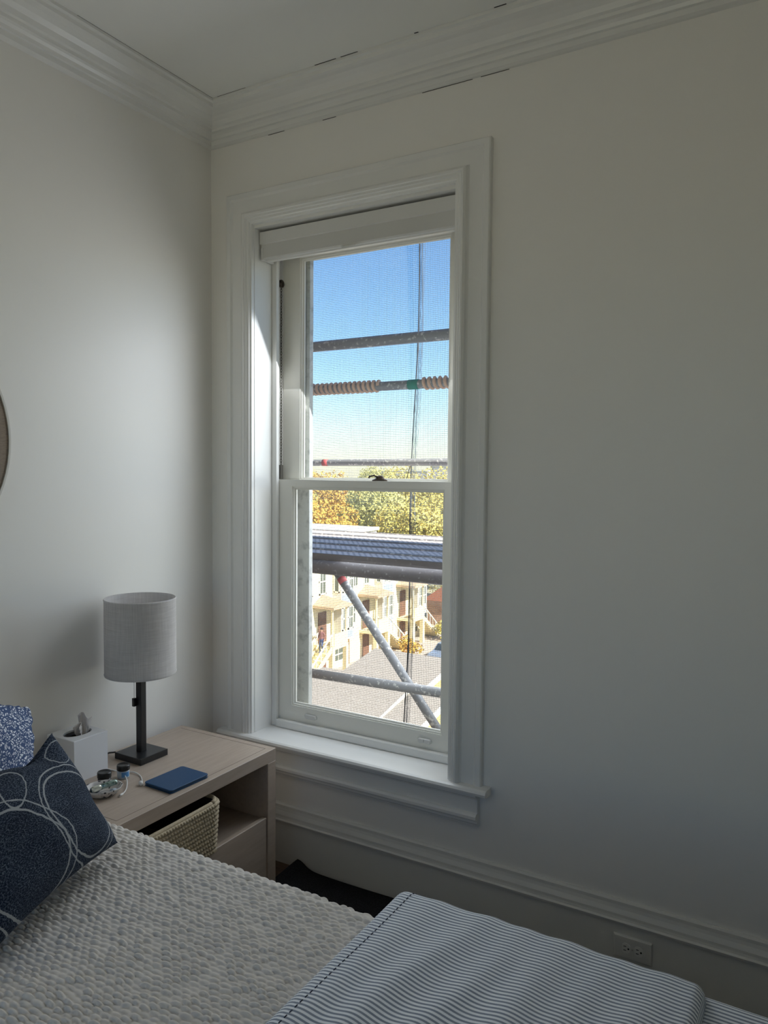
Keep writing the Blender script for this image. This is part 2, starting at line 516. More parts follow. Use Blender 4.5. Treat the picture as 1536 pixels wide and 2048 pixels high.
MT['leafC'] = leaf_mat('leaves_amber', (0.42, 0.28, 0.06), (0.60, 0.40, 0.08), (0.65, 0.30, 0.07))

# ------------------------------------------------------------------ builders
def link(o, parent=None):
    COL.objects.link(o)
    if parent is not None:
        o.parent = parent
        o.matrix_parent_inverse = PINV.get(parent.name, Matrix())
    return o
PINV = {}

def root(name, loc, label=None, cat=None, group=None, kind=None):
    o = bpy.data.objects.new(name, None)
    o.empty_display_size = 0.05
    COL.objects.link(o)
    o.location = loc
    PINV[o.name] = Matrix.Translation(Vector(loc)).inverted()
    tag(o, label, cat, group, kind)
    return o

def tag(o, label=None, cat=None, group=None, kind=None):
    if label: o['label'] = label
    if cat: o['category'] = cat
    if group: o['group'] = group
    if kind: o['kind'] = kind
    return o

def mk(name, V, F, m, parent=None, smooth=False, uv=None, mats=None, mi=None):
    me = bpy.data.meshes.new(name)
    me.from_pydata([tuple(v) for v in V], [], [tuple(f) for f in F])
    for mm in (mats or [m]):
        me.materials.append(mm if not isinstance(mm, str) else MT[mm])
    if smooth:
        me.polygons.foreach_set('use_smooth', [True] * len(me.polygons))
    if mi is not None:
        me.polygons.foreach_set('material_index', mi)
    if uv is not None:
        l = me.uv_layers.new(name='UVMap')
        idx = np.zeros(len(me.loops), dtype=np.int32)
        me.loops.foreach_get('vertex_index', idx)
        l.data.foreach_set('uv', np.asarray(uv, dtype=np.float32)[idx].ravel())
    me.update()
    bm = bmesh.new()
    bm.from_mesh(me)
    if len(bm.faces) < 60000:
        bmesh.ops.recalc_face_normals(bm, faces=bm.faces)
        bm.to_mesh(me)
    bm.free()
    o = bpy.data.objects.new(name, me)
    if parent is not None and parent.type == 'MESH' and parent.name not in PINV:
        PINV[parent.name] = Matrix()
    link(o, parent)
    if parent is not None and parent.type == 'MESH':
        # grandchild: same world space
        o.matrix_parent_inverse = Matrix() if parent.parent is None else Matrix()
    return o

BOXF = [(0, 3, 2, 1), (4, 5, 6, 7), (0, 1, 5, 4), (1, 2, 6, 5), (2, 3, 7, 6), (3, 0, 4, 7)]
def boxv(x0, x1, y0, y1, z0, z1):
    return [(x0, y0, z0), (x1, y0, z0), (x1, y1, z0), (x0, y1, z0), (x0, y0, z1), (x1, y0, z1), (x1, y1, z1), (x0, y1, z1)]

def box(name, b, m, parent=None, bev=0.0, seg=2):
    V = boxv(*b)
    if bev <= 0:
        return mk(name, V, BOXF, m, parent)
    bm = bmesh.new()
    vs = [bm.verts.new(v) for v in V]
    for f in BOXF:
        bm.faces.new([vs[i] for i in f])
    bmesh.ops.bevel(bm, geom=list(bm.edges), offset=bev, segments=seg, profile=0.6, affect='EDGES')
    bmesh.ops.recalc_face_normals(bm, faces=bm.faces)
    V2 = [v.co.copy() for v in bm.verts]
    bm.verts.index_update()
    F2 = [[v.index for v in f.verts] for f in bm.faces]
    bm.free()
    return mk(name, V2, F2, m, parent)

def boxes(name, bl, m, parent=None):
    V, F = [], []
    for b in bl:
        k = len(V)
        V += boxv(*b)
        F += [tuple(i + k for i in f) for f in BOXF]
    return mk(name, V, F, m, parent)

def loft(name, rings, m, parent=None, closed=True, caps=True, smooth=False, ringclosed=False):
    """rings: equal-length point lists; closed: each ring is a loop"""
    n = len(rings[0])
    V = [p for r in rings for p in r]
    F = []
    nr = len(rings)
    for i in range(nr if ringclosed else nr - 1):
        j = (i + 1) % nr
        for k in range(n if closed else n - 1):
            l = (k + 1) % n
            F.append((i * n + k, i * n + l, j * n + l, j * n + k))
    if caps and closed and not ringclosed:
        F.append(tuple(range(n))[::-1])
        F.append(tuple((nr - 1) * n + k for k in range(n)))
    return mk(name, V, F, m, parent, smooth)

def tube_geo(pts, r, n=8, caps=True):
    pts = [Vector(p) for p in pts]
    rings = []
    up = Vector((0, 0, 1))
    prev = None
    for i, p in enumerate(pts):
        a = pts[max(i - 1, 0)]
        b = pts[min(i + 1, len(pts) - 1)]
        t = (b - a).normalized()
        if prev is None:
            s = t.cross(up)
            if s.length < 1e-3:
                s = t.cross(Vector((1, 0, 0)))
        else:
            s = prev - t * prev.dot(t)
        s.normalize()
        prev = s
        q = t.cross(s)
        rr = r[i] if isinstance(r, (list, tuple)) else r
        rings.append([p + s * math.cos(2 * PI * k / n) * rr + q * math.sin(2 * PI * k / n) * rr for k in range(n)])
    V = [v for rg in rings for v in rg]
    F = []
    for i in range(len(rings) - 1):
        for k in range(n):
            l = (k + 1) % n
            F.append((i * n + k, i * n + l, (i + 1) * n + l, (i + 1) * n + k))
    if caps:
        F.append(tuple(range(n))[::-1])
        F.append(tuple((len(rings) - 1) * n + k for k in range(n)))
    return V, F

def tube(name, pts, r, m, parent=None, n=8):
    V, F = tube_geo(pts, r, n)
    return mk(name, V, F, m, parent, True)

def tubes(name, plist, r, m, parent=None, n=6, smooth=True):
    V, F = [], []
    for pts in plist:
        v, f = tube_geo(pts, r, n)
        k = len(V)
        V += v
        F += [tuple(i + k for i in x) for x in f]
    return mk(name, V, F, m, parent, smooth)

def lathe(name, prof, c, m, parent=None, n=48, smooth=True, sx=1.0, sy=1.0, rz=0.0, uv=False):
    """prof: (r, z) list; r=0 ends are closed as poles"""
    V, F, U = [], [], []
    rows = []
    cr, sr = math.cos(rz), math.sin(rz)
    for i, (r, z) in enumerate(prof):
        if r < 1e-6:
            V.append((c[0], c[1], c[2] + z)); U.append((0, i / len(prof)))
            rows.append([len(V) - 1])
        else:
            row = []
            for k in range(n):
                a = 2 * PI * k / n
                px, py = r * sx * math.cos(a), r * sy * math.sin(a)
                V.append((c[0] + px * cr - py * sr, c[1] + px * sr + py * cr, c[2] + z)); U.append((k / n, i / len(prof)))
                row.append(len(V) - 1)
            rows.append(row)
    for a, b in zip(rows[:-1], rows[1:]):
        if len(a) == 1 and len(b) == 1:
            continue
        for k in range(n):
            l = (k + 1) % n
            if len(a) == 1:
                F.append((a[0], b[k], b[l]))
            elif len(b) == 1:
                F.append((a[k], a[l], b[0]))
            else:
                F.append((a[k], a[l], b[l], b[k]))
    return mk(name, V, F, m, parent, smooth, uv=U if uv else None)

def grid(name, P, m, parent=None, uv=None, smooth=True):
    """P: (nu, nv, 3) array"""
    nu, nv = P.shape[:2]
    V = P.reshape(-1, 3)
    i = np.arange(nu * nv).reshape(nu, nv)
    F = np.stack([i[:-1, :-1], i[1:, :-1], i[1:, 1:], i[:-1, 1:]], -1).reshape(-1, 4)
    me = bpy.data.meshes.new(name)
    me.vertices.add(len(V)); me.vertices.foreach_set('co', V.astype(np.float32).ravel())
    me.loops.add(len(F) * 4); me.loops.foreach_set('vertex_index', F.astype(np.int32).ravel())
    me.polygons.add(len(F)); me.polygons.foreach_set('loop_start', np.arange(0, len(F) * 4, 4, dtype=np.int32))
    me.polygons.foreach_set('use_smooth', np.ones(len(F), dtype=bool))
    me.update(calc_edges=True)
    if uv is not None:
        l = me.uv_layers.new(name='UVMap')
        l.data.foreach_set('uv', uv.reshape(-1, 2)[F.ravel()].astype(np.float32).ravel())
    me.materials.append(m if not isinstance(m, str) else MT[m])
    me.validate()
    o = bpy.data.objects.new(name, me)
    link(o, parent)
    return o

def wob(x, y, seed, n=6, f0=3.0, f1=12.0):
    r = np.random.RandomState(seed)
    s = 0
    for _ in range(n):
        a = r.uniform(0, 2 * PI); f = r.uniform(f0, f1); p = r.uniform(0, 2 * PI)
        s = s + np.sin(f * (x * math.cos(a) + y * math.sin(a)) + p)
    return s / n

# ================================================================== ROOM SHELL
RX, RY, H, WT = 4.3, -3.75, 3.02, 0.30          # room extents; window wall thickness
OX0, OX1, OZ0, OZ1 = 0.222, 1.128, 0.47, 2.56  # rough opening
GZ = -12.5                                     # street level

# window wall: a thick slab with the opening cut through it, the building's outer face included
def slab_with_hole(name, xs, zs, y0, y1, m0, m1):
    V, F, MI = [], [], []
    def vid(x, y, z):
        V.append((x, y, z)); return len(V) - 1
    for i in range(3):
        for j in range(3):
            if i == 1 and j == 1:
                continue
            for y, mm in ((y0, 0), (y1, 1)):
                F.append([vid(xs[i], y, zs[j]), vid(xs[i + 1], y, zs[j]), vid(xs[i + 1], y, zs[j + 1]), vid(xs[i], y, zs[j + 1])]); MI.append(mm)
    a, b, c, d = xs[1], xs[2], zs[1], zs[2]
    for q in (((a, y0, c), (b, y0, c), (b, y1, c), (a, y1, c)), ((a, y0, d), (b, y0, d), (b, y1, d), (a, y1, d)),
              ((a, y0, c), (a, y1, c), (a, y1, d), (a, y0, d)), ((b, y0, c), (b, y1, c), (b, y1, d), (b, y0, d))):
        F.append([vid(*p) for p in q]); MI.append(1)
    a, b, c, d = xs[0], xs[3], zs[0], zs[3]
    for q in (((a, y0, c), (b, y0, c), (b, y1, c), (a, y1, c)), ((a, y0, d), (b, y0, d), (b, y1, d), (a, y1, d)),
              ((a, y0, c), (a, y1, c), (a, y1, d), (a, y0, d)), ((b, y0, c), (b, y1, c), (b, y1, d), (b, y0, d))):
        F.append([vid(*p) for p in q]); MI.append(1)
    return mk(name, V, F, None, mats=[m0, m1], mi=MI)

tag(slab_with_hole('wall_back', [-0.15, OX0, OX1, RX + 0.15], [-0.2, OZ0, OZ1, H + 0.2], 0.0, WT, MT['wall'], MT['brickext']), kind='structure')
boxes('outer_facade', [(-9, -0.151, 0.06, WT, GZ, 7), (RX + 0.151, 15, 0.06, WT, GZ, 7), (-0.151, RX + 0.151, 0.06, WT, GZ, -0.201), (-0.151, RX + 0.151, 0.06, WT, H + 0.201, 7)], 'brickext')
tag(bpy.data.objects['outer_facade'], 'brown stucco outer face of the building around the window', 'facade', kind='structure')
tag(box('wall_left', (-0.15, 0, RY, 0, -0.2, H + 0.2), 'wall'), kind='structure')
tag(box('wall_right', (RX, RX + 0.15, RY, 0, -0.2, H + 0.2), 'wall'), kind='structure')
# wall behind the camera, with one unseen window added for extra room light
RW = [(0.65, 2.35)]
RZ0, RZ1 = 0.55, 2.65
wf = [(-0.15, RX + 0.15, RY - 0.2, RY, -0.2, RZ0), (-0.15, RX + 0.15, RY - 0.2, RY, RZ1, H + 0.2)]
xe = [-0.15] + [v for w in RW for v in w] + [RX + 0.15]
wf += [(xe[i], xe[i + 1], RY - 0.2, RY, RZ0, RZ1) for i in range(0, len(xe), 2)]
tag(boxes('wall_front', wf, 'wall'), kind='structure')
tag(box('floor', (0, RX, RY, 0, -0.12, 0), 'floor'), kind='structure')
tag(box('ceiling', (0, RX, RY, 0, H, H + 0.12), 'ceil'), kind='structure')

# crown moulding, mitred in the corner
CP = [(0.135, 0.0), (0.135, 0.010), (0.124, 0.013), (0.121, 0.024), (0.112, 0.027), (0.098, 0.030), (0.082, 0.038), (0.068, 0.050), (0.060, 0.064),
      (0.052, 0.068), (0.050, 0.078), (0.040, 0.081), (0.032, 0.088), (0.028, 0.098), (0.020, 0.100), (0.018, 0.116), (0.008, 0.121), (0.0, 0.123), (0.0, 0.0)]
tag(loft('trim_1', [[(d, -d, H - h) for d, h in CP], [(RX - d, -d, H - h) for d, h in CP]], 'trim'), kind='structure')
tag(loft('trim_2', [[(d, -d, H - h) for d, h in CP], [(d, RY + d, H - h) for d, h in CP]], 'trim'), kind='structure')
tag(loft('trim_3', [[(RX - d, -d, H - h) for d, h in CP], [(RX - d, RY + d, H - h) for d, h in CP]], 'trim'), kind='structure')
tag(loft('trim_4', [[(d, RY + d, H - h) for d, h in CP], [(RX - d, RY + d, H - h) for d, h in CP]], 'trim'), kind='structure')
t1 = bpy.data.objects['trim_1']; t2 = bpy.data.objects['trim_2']
for a, b, w in ((0.62, 0.71, 0.003), (0.73, 0.80, 0.003), (1.02, 1.035, 0.004), (1.30, 1.34, 0.004), (0.16, 0.30, 0.0012)):
    box('crack', (a, b, -0.1352 - w, -0.1350, H - 0.0006, H + 0.0006), 'crack', t1)
for a, b in ((0.30, 0.38), (0.56, 0.62), (0.98, 1.17), (1.20, 1.30)):
    box('crack', (a, b, -0.0012, -0.0002, H - 0.1245, H - 0.1228), 'crack', t1)
box('crack', (0.1350, 0.1358, -0.75, -0.137, H - 0.0006, H + 0.0006), 'crack', t2)

# baseboards: tall flat board with a stepped cap
BP = [(0, 0), (0.022, 0), (0.022, 0.168), (0.030, 0.170), (0.032, 0.178), (0.027, 0.183), (0.025, 0.190), (0.024, 0.198), (0.017, 0.212), (0.014, 0.222), (0.013, 0.232), (0.007, 0.238), (0, 0.238)]
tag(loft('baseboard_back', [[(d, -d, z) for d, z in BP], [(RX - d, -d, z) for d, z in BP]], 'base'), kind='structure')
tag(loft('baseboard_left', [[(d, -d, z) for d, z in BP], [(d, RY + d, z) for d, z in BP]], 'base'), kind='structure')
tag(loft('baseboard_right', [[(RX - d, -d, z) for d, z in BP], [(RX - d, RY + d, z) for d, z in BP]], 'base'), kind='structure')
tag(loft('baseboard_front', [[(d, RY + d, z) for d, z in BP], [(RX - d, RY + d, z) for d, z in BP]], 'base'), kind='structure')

# ================================================================== WINDOW
W = root('window_1', (0.675, 0.0, 0.5), 'white double-hung window with moulded casing and deep sill', None, kind='structure')
# casing profile: (distance from outer edge, height off the wall)
KP = [(0, 0), (0, 0.020), (0.004, 0.024), (0.022, 0.024), (0.027, 0.019), (0.030, 0.017), (0.076, 0.017), (0.080, 0.021), (0.084, 0.030), (0.091, 0.036), (0.098, 0.036),
      (0.101, 0.032), (0.108, 0.031), (0.111, 0.027), (0.119, 0.026), (0.122, 0.020), (0.128, 0.018), (0.128, 0.0)]
CX0, CX1, CZ0, CZ1 = 0.102, 1.248, 0.500, 2.688
loft('casing_leg', [[(CX0 + s, -h, CZ0) for s, h in KP], [(CX0 + s, -h, CZ1 - s) for s, h in KP]], 'trim', W)
loft('casing_leg', [[(CX1 - s, -h, CZ0) for s, h in KP], [(CX1 - s, -h, CZ1 - s) for s, h in KP]], 'trim', W)
loft('casing_head', [[(CX0 + s, -h, CZ1 - s) for s, h in KP], [(CX1 - s, -h, CZ1 - s) for s, h in KP]], 'trim', W)
JX0, JX1, JZ1 = 0.232, 1.118, 2.548
box('jamb', (OX0 - 0.001, JX0, -0.001, 0.27, 0.48, OZ1), 'trim', W)
box('jamb', (JX1, OX1 + 0.001, -0.001, 0.27, 0.48, OZ1), 'trim', W)
box('head_jamb', (JX0, JX1, -0.001, 0.27, JZ1, OZ1 + 0.001), 'trim', W)
# inner stop bead all round
SB = [(0, 0), (0.020, 0.0), (0.026, 0.004), (0.028, 0.014), (0.028, 0.018), (0, 0.018)]
box('stop_bead', (JX0, JX0 + 0.026, 0.107, 0.126, 0.50, JZ1), 'trim', W, 0.004)
box('stop_bead', (JX1 - 0.026, JX1, 0.107, 0.126, 0.50, JZ1), 'trim', W, 0.004)
box('stop_bead', (JX0 + 0.026, JX1 - 0.026, 0.107, 0.126, JZ1 - 0.03, JZ1), 'trim', W, 0.004)
box('stop_bead', (JX0 + 0.026, JX1 - 0.026, 0.100, 0.126, 0.50, 0.532), 'trim', W, 0.006)
# stool (inner sill) with bullnose and horns
SP = [(0.27, 0.500), (-0.043, 0.500), (-0.052, 0.496), (-0.056, 0.488), (-0.053, 0.479), (-0.046, 0.475), (-0.001, 0.475), (-0.001, 0.472), (0.27, 0.472)]
loft('stool', [[(JX0 - 0.009, y, z) for y, z in SP], [(JX1 + 0.009, y, z) for y, z in SP]], 'trim', W)
SPH = [(-0.0005, 0.500), (-0.043, 0.500), (-0.052, 0.496), (-0.056, 0.488), (-0.053, 0.479), (-0.046, 0.475), (-0.0005, 0.475)]
for xa, xb in ((0.070, JX0 - 0.009), (JX1 + 0.009, 1.278)):
    loft('stool_horn', [[(xa, y, z) for y, z in SPH], [(xb, y, z) for y, z in SPH]], 'trim', W)
# apron with cove at the top and bead at the bottom
AP = [(0, 0.475), (-0.040, 0.475), (-0.038, 0.466), (-0.028, 0.458), (-0.024, 0.452), (-0.020, 0.450), (-0.020, 0.404), (-0.030, 0.402), (-0.036, 0.395), (-0.036, 0.385), (-0.031, 0.379),
      (-0.022, 0.376), (-0.022, 0.366), (-0.014, 0.360), (-0.012, 0.352), (0, 0.351)]
loft('apron', [[(0.105, y, z) for y, z in AP], [(1.236, y, z) for y, z in AP]], 'trim', W)

# sashes
def sash(name, x0, x1, z0, z1, y0, y1, st, br, tr, m, gm):
    s = boxes(name, [(x0, x0 + st, y0, y1, z0, z1), (x1 - st, x1, y0, y1, z0, z1), (x0 + st, x1 - st, y0, y1, z0, z0 + br), (x0 + st, x1 - st, y0, y1, z1 - tr, z1)], m, W)
    ym = (y0 + y1) / 2
    gx0, gx1, gz0, gz1 = x0 + st, x1 - st, z0 + br, z1 - tr
    # stepped glazing bead, mitred
    gp = [(0, y0 + 0.004), (0.006, y0 + 0.005), (0.006, y0 + 0.010), (0.013, y0 + 0.013), (0.013, ym), (0, ym)]
    rings = [[(gx0 + a, y, gz0 + a) for a, y in gp], [(gx1 - a, y, gz0 + a) for a, y in gp], [(gx1 - a, y, gz1 - a) for a, y in gp], [(gx0 + a, y, gz1 - a) for a, y in gp]]
    g = loft('glazing_bead', rings, m, None, ringclosed=True)
    g.parent = s
    p = box('pane', (gx0 + 0.004, gx1 - 0.004, ym, ym + 0.003, gz0 + 0.004, gz1 - 0.004), gm)
    p.parent = s
    return s
sash('lower_sash', 0.236, 1.114, 0.510, 1.545, 0.127, 0.165, 0.088, 0.086, 0.028, MT['sash'], MT['glass'])
sash('upper_sash', 0.236, 1.114, 1.512, 2.543, 0.172, 0.210, 0.094, 0.030, 0.082, MT['sash'], MT['glass'])
box('parting_bead', (JX0, JX0 + 0.010, 0.1655, 0.1715, 0.50, JZ1), 'trim', W)
box('parting_bead', (JX1 - 0.010, JX1, 0.1655, 0.1715, 0.50, JZ1), 'trim', W)
# weathered outer frame and sloping outer sill
box('outer_stop', (JX0, 0.349, 0.214, 0.240, 0.50, JZ1), 'oldsash', W, 0.003)
box('outer_stop', (JX1 - 0.10, JX1, 0.214, 0.240, 0.50, JZ1), 'oldsash', W, 0.003)
box('outer_stop', (0.349, JX1 - 0.10, 0.214, 0.240, 2.462, JZ1), 'oldsash', W, 0.003)
loft('outer_sill', [[(x, 0.275, 0.47), (x, 0.275, 0.515), (x, 0.40, 0.49), (x, 0.40, 0.44)] for x in (0.16, 1.19)], 'oldsash', W)
# plain unseen window behind the camera, added to brighten the room
for k, (a, b) in enumerate(RW):
    R_ = root('window_%d' % (k + 2), ((a + b) / 2, RY, RZ0), 'white sash window in the wall behind the viewpoint', None, kind='structure')
    for nm, q in (('casing_leg', (a - 0.12, a, RY, RY + 0.025, RZ0, RZ1)), ('casing_leg', (b, b + 0.12 if k < 2 else b + 0.10, RY, RY + 0.025, RZ0, RZ1)), ('casing_head', (a - 0.12, b + 0.10, RY, RY + 0.025, RZ1, RZ1 + 0.12)), ('stool', (a - 0.12, b + 0.10, RY - 0.02, RY + 0.05, RZ0 - 0.025, RZ0)),
                  ('stile', (a, a + 0.05, RY - 0.14, RY - 0.10, RZ0, RZ1)), ('stile', (b - 0.05, b, RY - 0.14, RY - 0.10, RZ0, RZ1)), ('bottom_rail', (a + 0.05, b - 0.05, RY - 0.14, RY - 0.10, RZ0, RZ0 + 0.07)), ('top_rail', (a + 0.05, b - 0.05, RY - 0.14, RY - 0.10, RZ1 - 0.05, RZ1)),
                  ('meeting_rail', (a + 0.05, b - 0.05, RY - 0.14, RY - 0.10, (RZ0 + RZ1) / 2 - 0.02, (RZ0 + RZ1) / 2 + 0.02))):
        box(nm, q, 'trim', R_)
    zm = (RZ0 + RZ1) / 2
    for z0_, z1_ in ((RZ0 + 0.07, zm - 0.02), (zm + 0.02, RZ1 - 0.05)):
        box('pane', (a + 0.05, b - 0.05, RY - 0.122, RY - 0.119, z0_, z1_), 'glass', R_)
# two recessed-looking finger lifts on the bottom rail, lock, chain and pulley
def pill(name, cx, cz, w, h, y0, y1, m, parent):
    n = 12
    pts = []
    for k in range(n + 1):
        a = -PI / 2 + PI * k / n
        pts.append((cx + w / 2 - h / 2 + math.cos(a) * h / 2, cz + math.sin(a) * h / 2))
    for k in range(n + 1):
        a = PI / 2 + PI * k / n
        pts.append((cx - w / 2 + h / 2 + math.cos(a) * h / 2, cz + math.sin(a) * h / 2))
    return loft(name, [[(x, y0, z) for x, z in pts], [(x, (y0 + y1) / 2, z) for x, z in pts], [(cx + (x - cx) * 0.86, y1, cz + (z - cz) * 0.72) for x, z in pts]], m, parent)
pill('finger_lift', 0.425, 0.562, 0.060, 0.020, 0.127, 0.117, 'plate', W)
l2 = pill('finger_lift', 0.955, 0.562, 0.060, 0.020, 0.127, 0.117, 'plate', W)
for dz in (-0.003, 0.003):
    h = box('screw', (0.953, 0.956, 0.1165, 0.1175, 0.564 + dz - 0.001, 0.564 + dz + 0.001), 'black'); h.parent = l2
lk = lathe('sash_lock', [(0, 0.0), (0.034, 0.0), (0.034, 0.004), (0.022, 0.008), (0.016, 0.016), (0.009, 0.021), (0, 0.022)], (0.735, 0.146, 1.545), 'bronze', W, 24, sx=1, sy=0.4)
lv = tube('lock_lever', [(0.735, 0.142, 1.558), (0.715, 0.136, 1.566), (0.695, 0.134, 1.562), (0.692, 0.136, 1.556)], 0.0035, 'bronze', None, 8); lv.parent = lk
pu = lathe('pulley', [(0, -0.004), (0.016, -0.004), (0.016, 0.004), (0, 0.004)], (0, 0, 0), 'bronze', W, 20)
pu.matrix_parent_inverse = PINV['window_1'] @ Matrix.Translation((JX0 + 0.016, 0.150, 2.36)) @ Matrix.Rotation(PI / 2, 4, 'Y')
V, F = [], []
zz = 1.60
k = 0
while zz < 2.355:
    a = (k % 2) * PI / 2
    c = Vector((JX0 + 0.018, 0.148, zz))
    loop = []
    for q in range(9):
        t = 2 * PI * q / 8
        loop.append(c + Vector((math.cos(a) * 0.0042 * math.cos(t), math.sin(a) * 0.0042 * math.cos(t), 0.0080 * math.sin(t))))
    v, f = tube_geo(loop, 0.0016, 5, False)
    kk = len(V); V += v; F += [tuple(i + kk for i in x) for x in f]
    zz += 0.0118; k += 1
mk('sash_chain', V, F, 'chain', W, True)
box('chain_clip', (JX0 + 0.010, JX0 + 0.024, 0.140, 0.156, 1.546, 1.606), 'chain', W, 0.002)

# roller blind, rolled up in its cassette under the head
B = root('roller_blind', (0.675, 0.06, 2.42), 'rolled-up off-white roller blind in a slim cassette at the window head', 'blind')
loft('cassette', [[(x, y, z) for y, z in ((0.026, 2.538), (0.026, 2.492), (0.030, 2.489), (0.036, 2.489), (0.036, 2.476), (0.10, 2.476), (0.10, 2.538))] for x in (0.236, 1.114)], 'shade_cas', B)
loft('rolled_fabric', [[(x, 0.062 + 0.030 * math.cos(a), 2.452 + 0.026 * math.sin(a)) for a in [2 * PI * k / 24 for k in range(24)]] for x in (0.250, 1.100)], 'shade_fab', B)
loft('front_panel', [[(x, y, z) for y, z in ((0.030, 2.489), (0.030, 2.436), (0.034, 2.430), (0.044, 2.428), (0.044, 2.489))] for x in (0.243, 1.107)], 'shade_fab', B)
box('hem_bar', (0.252, 1.098, 0.044, 0.064, 2.424, 2.434), 'shade_cas', B, 0.003)
hb = loft('pull_tab', [[(x0 + s * 0.006, 0.034 - s * 0.012, 2.4315 - s * 0.006), (x1 - s * 0.006, 0.034 - s * 0.012, 2.4315 - s * 0.006), (x1 - s * 0.006, 0.034 - s * 0.012, 2.428 - s * 0.006), (x0 + s * 0.006, 0.034 - s * 0.012, 2.428 - s * 0.006)] for s, x0, x1 in ((0, 0.628, 0.700), (1, 0.628, 0.700))], 'recep', B)
for x in (0.245, 1.105):
    box('end_cap', (x - 0.006, x + 0.006, 0.028, 0.099, 2.428, 2.4755), 'shade_cas', B, 0.002)
for x in (0.415, 0.86):
    h = lathe('screw', [(0, 0.0), (0.0035, 0.0), (0.0025, -0.0015), (0, -0.002)], (0, 0, 0), 'chain', W, 12)
    h.matrix_parent_inverse = PINV['window_1'] @ Matrix.Translation((x, 0.1715, 2.50)) @ Matrix.Rotation(-PI / 2, 4, 'X')

# outlet on the baseboard
O = root('wall_outlet', (1.765, -0.022, 0.09), 'sideways double wall outlet with a pale plate on the grey baseboard', 'outlet')
ox0, ox1, oz0, oz1 = 1.708, 1.826, 0.064, 0.137
PLP = [(0, 0.0), (0, 0.004), (0.004, 0.008), (0.010, 0.0085)]
loft('cover_plate', [[(ox0 + a, -0.0222 - h, oz0 + a), (ox1 - a, -0.0222 - h, oz0 + a), (ox1 - a, -0.0222 - h, oz1 - a), (ox0 + a, -0.0222 - h, oz1 - a)] for a, h in PLP], 'plate', O)
for cx in (1.748, 1.786):
    n = 28
    pts = []
    for k in range(n):
        a = 2 * PI * k / n
        pts.append((cx + max(-0.0125, min(0.0125, 0.0155 * math.cos(a))), 0.1005 + 0.0165 * math.sin(a)))
    rc = loft('receptacle', [[(x, -0.0300, z) for x, z in pts], [(x, -0.0325, z) for x, z in pts]], 'recep', O)
    for sz in (-0.0062, 0.0062):
        s = box('slot', (cx - 0.0075, cx + 0.0005, -0.0329, -0.0322, 0.1005 + sz - 0.0011, 0.1005 + sz + 0.0011), 'black'); s.parent = rc
    s = lathe('ground_hole', [(0, 0), (0.0028, 0), (0.0028, 0.0008), (0, 0.0008)], (0, 0, 0), 'black', None, 12)
    s.parent = rc
    s.matrix_parent_inverse = Matrix.Translation((cx + 0.0075, -0.0323, 0.1005)) @ Matrix.Rotation(PI / 2, 4, 'X')
sc_ = lathe('screw', [(0, 0), (0.0028, 0), (0.002, 0.0012), (0, 0.0014)], (0, 0, 0), 'metal', O, 12)
sc_.matrix_parent_inverse = PINV['wall_outlet'] @ Matrix.Translation((1.767, -0.0305, 0.1005)) @ Matrix.Rotation(PI / 2, 4, 'X')

# round wall piece above the bed
A = root('wall_mirror', (0.0, -1.328, 1.67), 'round taupe-banded mirror with a thin pale rim on the wall above the bed', 'mirror')
def disc_ring(name, r0, r1, x0, x1, m):
    n = 72
    P = [(r0, x0), (r0, x1), (r1, x1), (r1, x0)]
    return loft(name, [[(x, -1.328 + r * math.cos(2 * PI * k / n), 1.667 + r * math.sin(2 * PI * k / n)) for r, x in P] for k in range(n)], m, A, ringclosed=True)
disc_ring('rim', 0.388, 0.394, 0.002, 0.034, 'rim')
disc_ring('band', 0.300, 0.388, 0.002, 0.030, 'rattan')
n = 72
loft('mirror_glass', [[(x, -1.328 + 0.300 * math.cos(2 * PI * k / n), 1.667 + 0.300 * math.sin(2 * PI * k / n)) for k in range(n)] for x in (0.004, 0.016)], 'mirror', A)

# ================================================================== FURNITURE
# rug, one corner curled against the baseboard
nu, nv = 90, 60
gx = np.linspace(0.460, 3.6, 2 * nu); gy = np.linspace(-0.026, -0.95, nv)
X, Y = np.meshgrid(gx, gy, indexing='ij')
edge = np.clip((Y + 0.10) / 0.07, 0, 1)
Yr = Y + 0.006 * np.sin(X * 7.0) * np.exp(-((Y + 0.03) / 0.15) ** 2) - 0.012
Z = 0.009 + 0.006 * np.clip(np.sin(X * 5.2 + 0.8), 0, 1) * np.exp(-((Y + 0.03) / 0.12) ** 2)
Z = Z + 0.030 * np.exp(-((X - 0.460) / 0.06) ** 2 - ((Y + 0.03) / 0.10) ** 2)
Xr = X + np.clip((-0.17 - Y) / 0.04, 0, 1) * np.clip((0.60 - X) / 0.14, 0, 1) * 0.085 + 0.02 * np.exp(-((X - 0.460) / 0.06) ** 2 - ((Y + 0.03) / 0.10) ** 2)
top = np.stack([Xr, Yr, Z], -1)
rug = grid('area_rug', top, 'rug')
md = rug.modifiers.new('thick', 'SOLIDIFY'); md.thickness = 0.008; md.offset = -1
tag(rug, 'black woven rug lying along the baseboard, one corner curling up', 'rug')

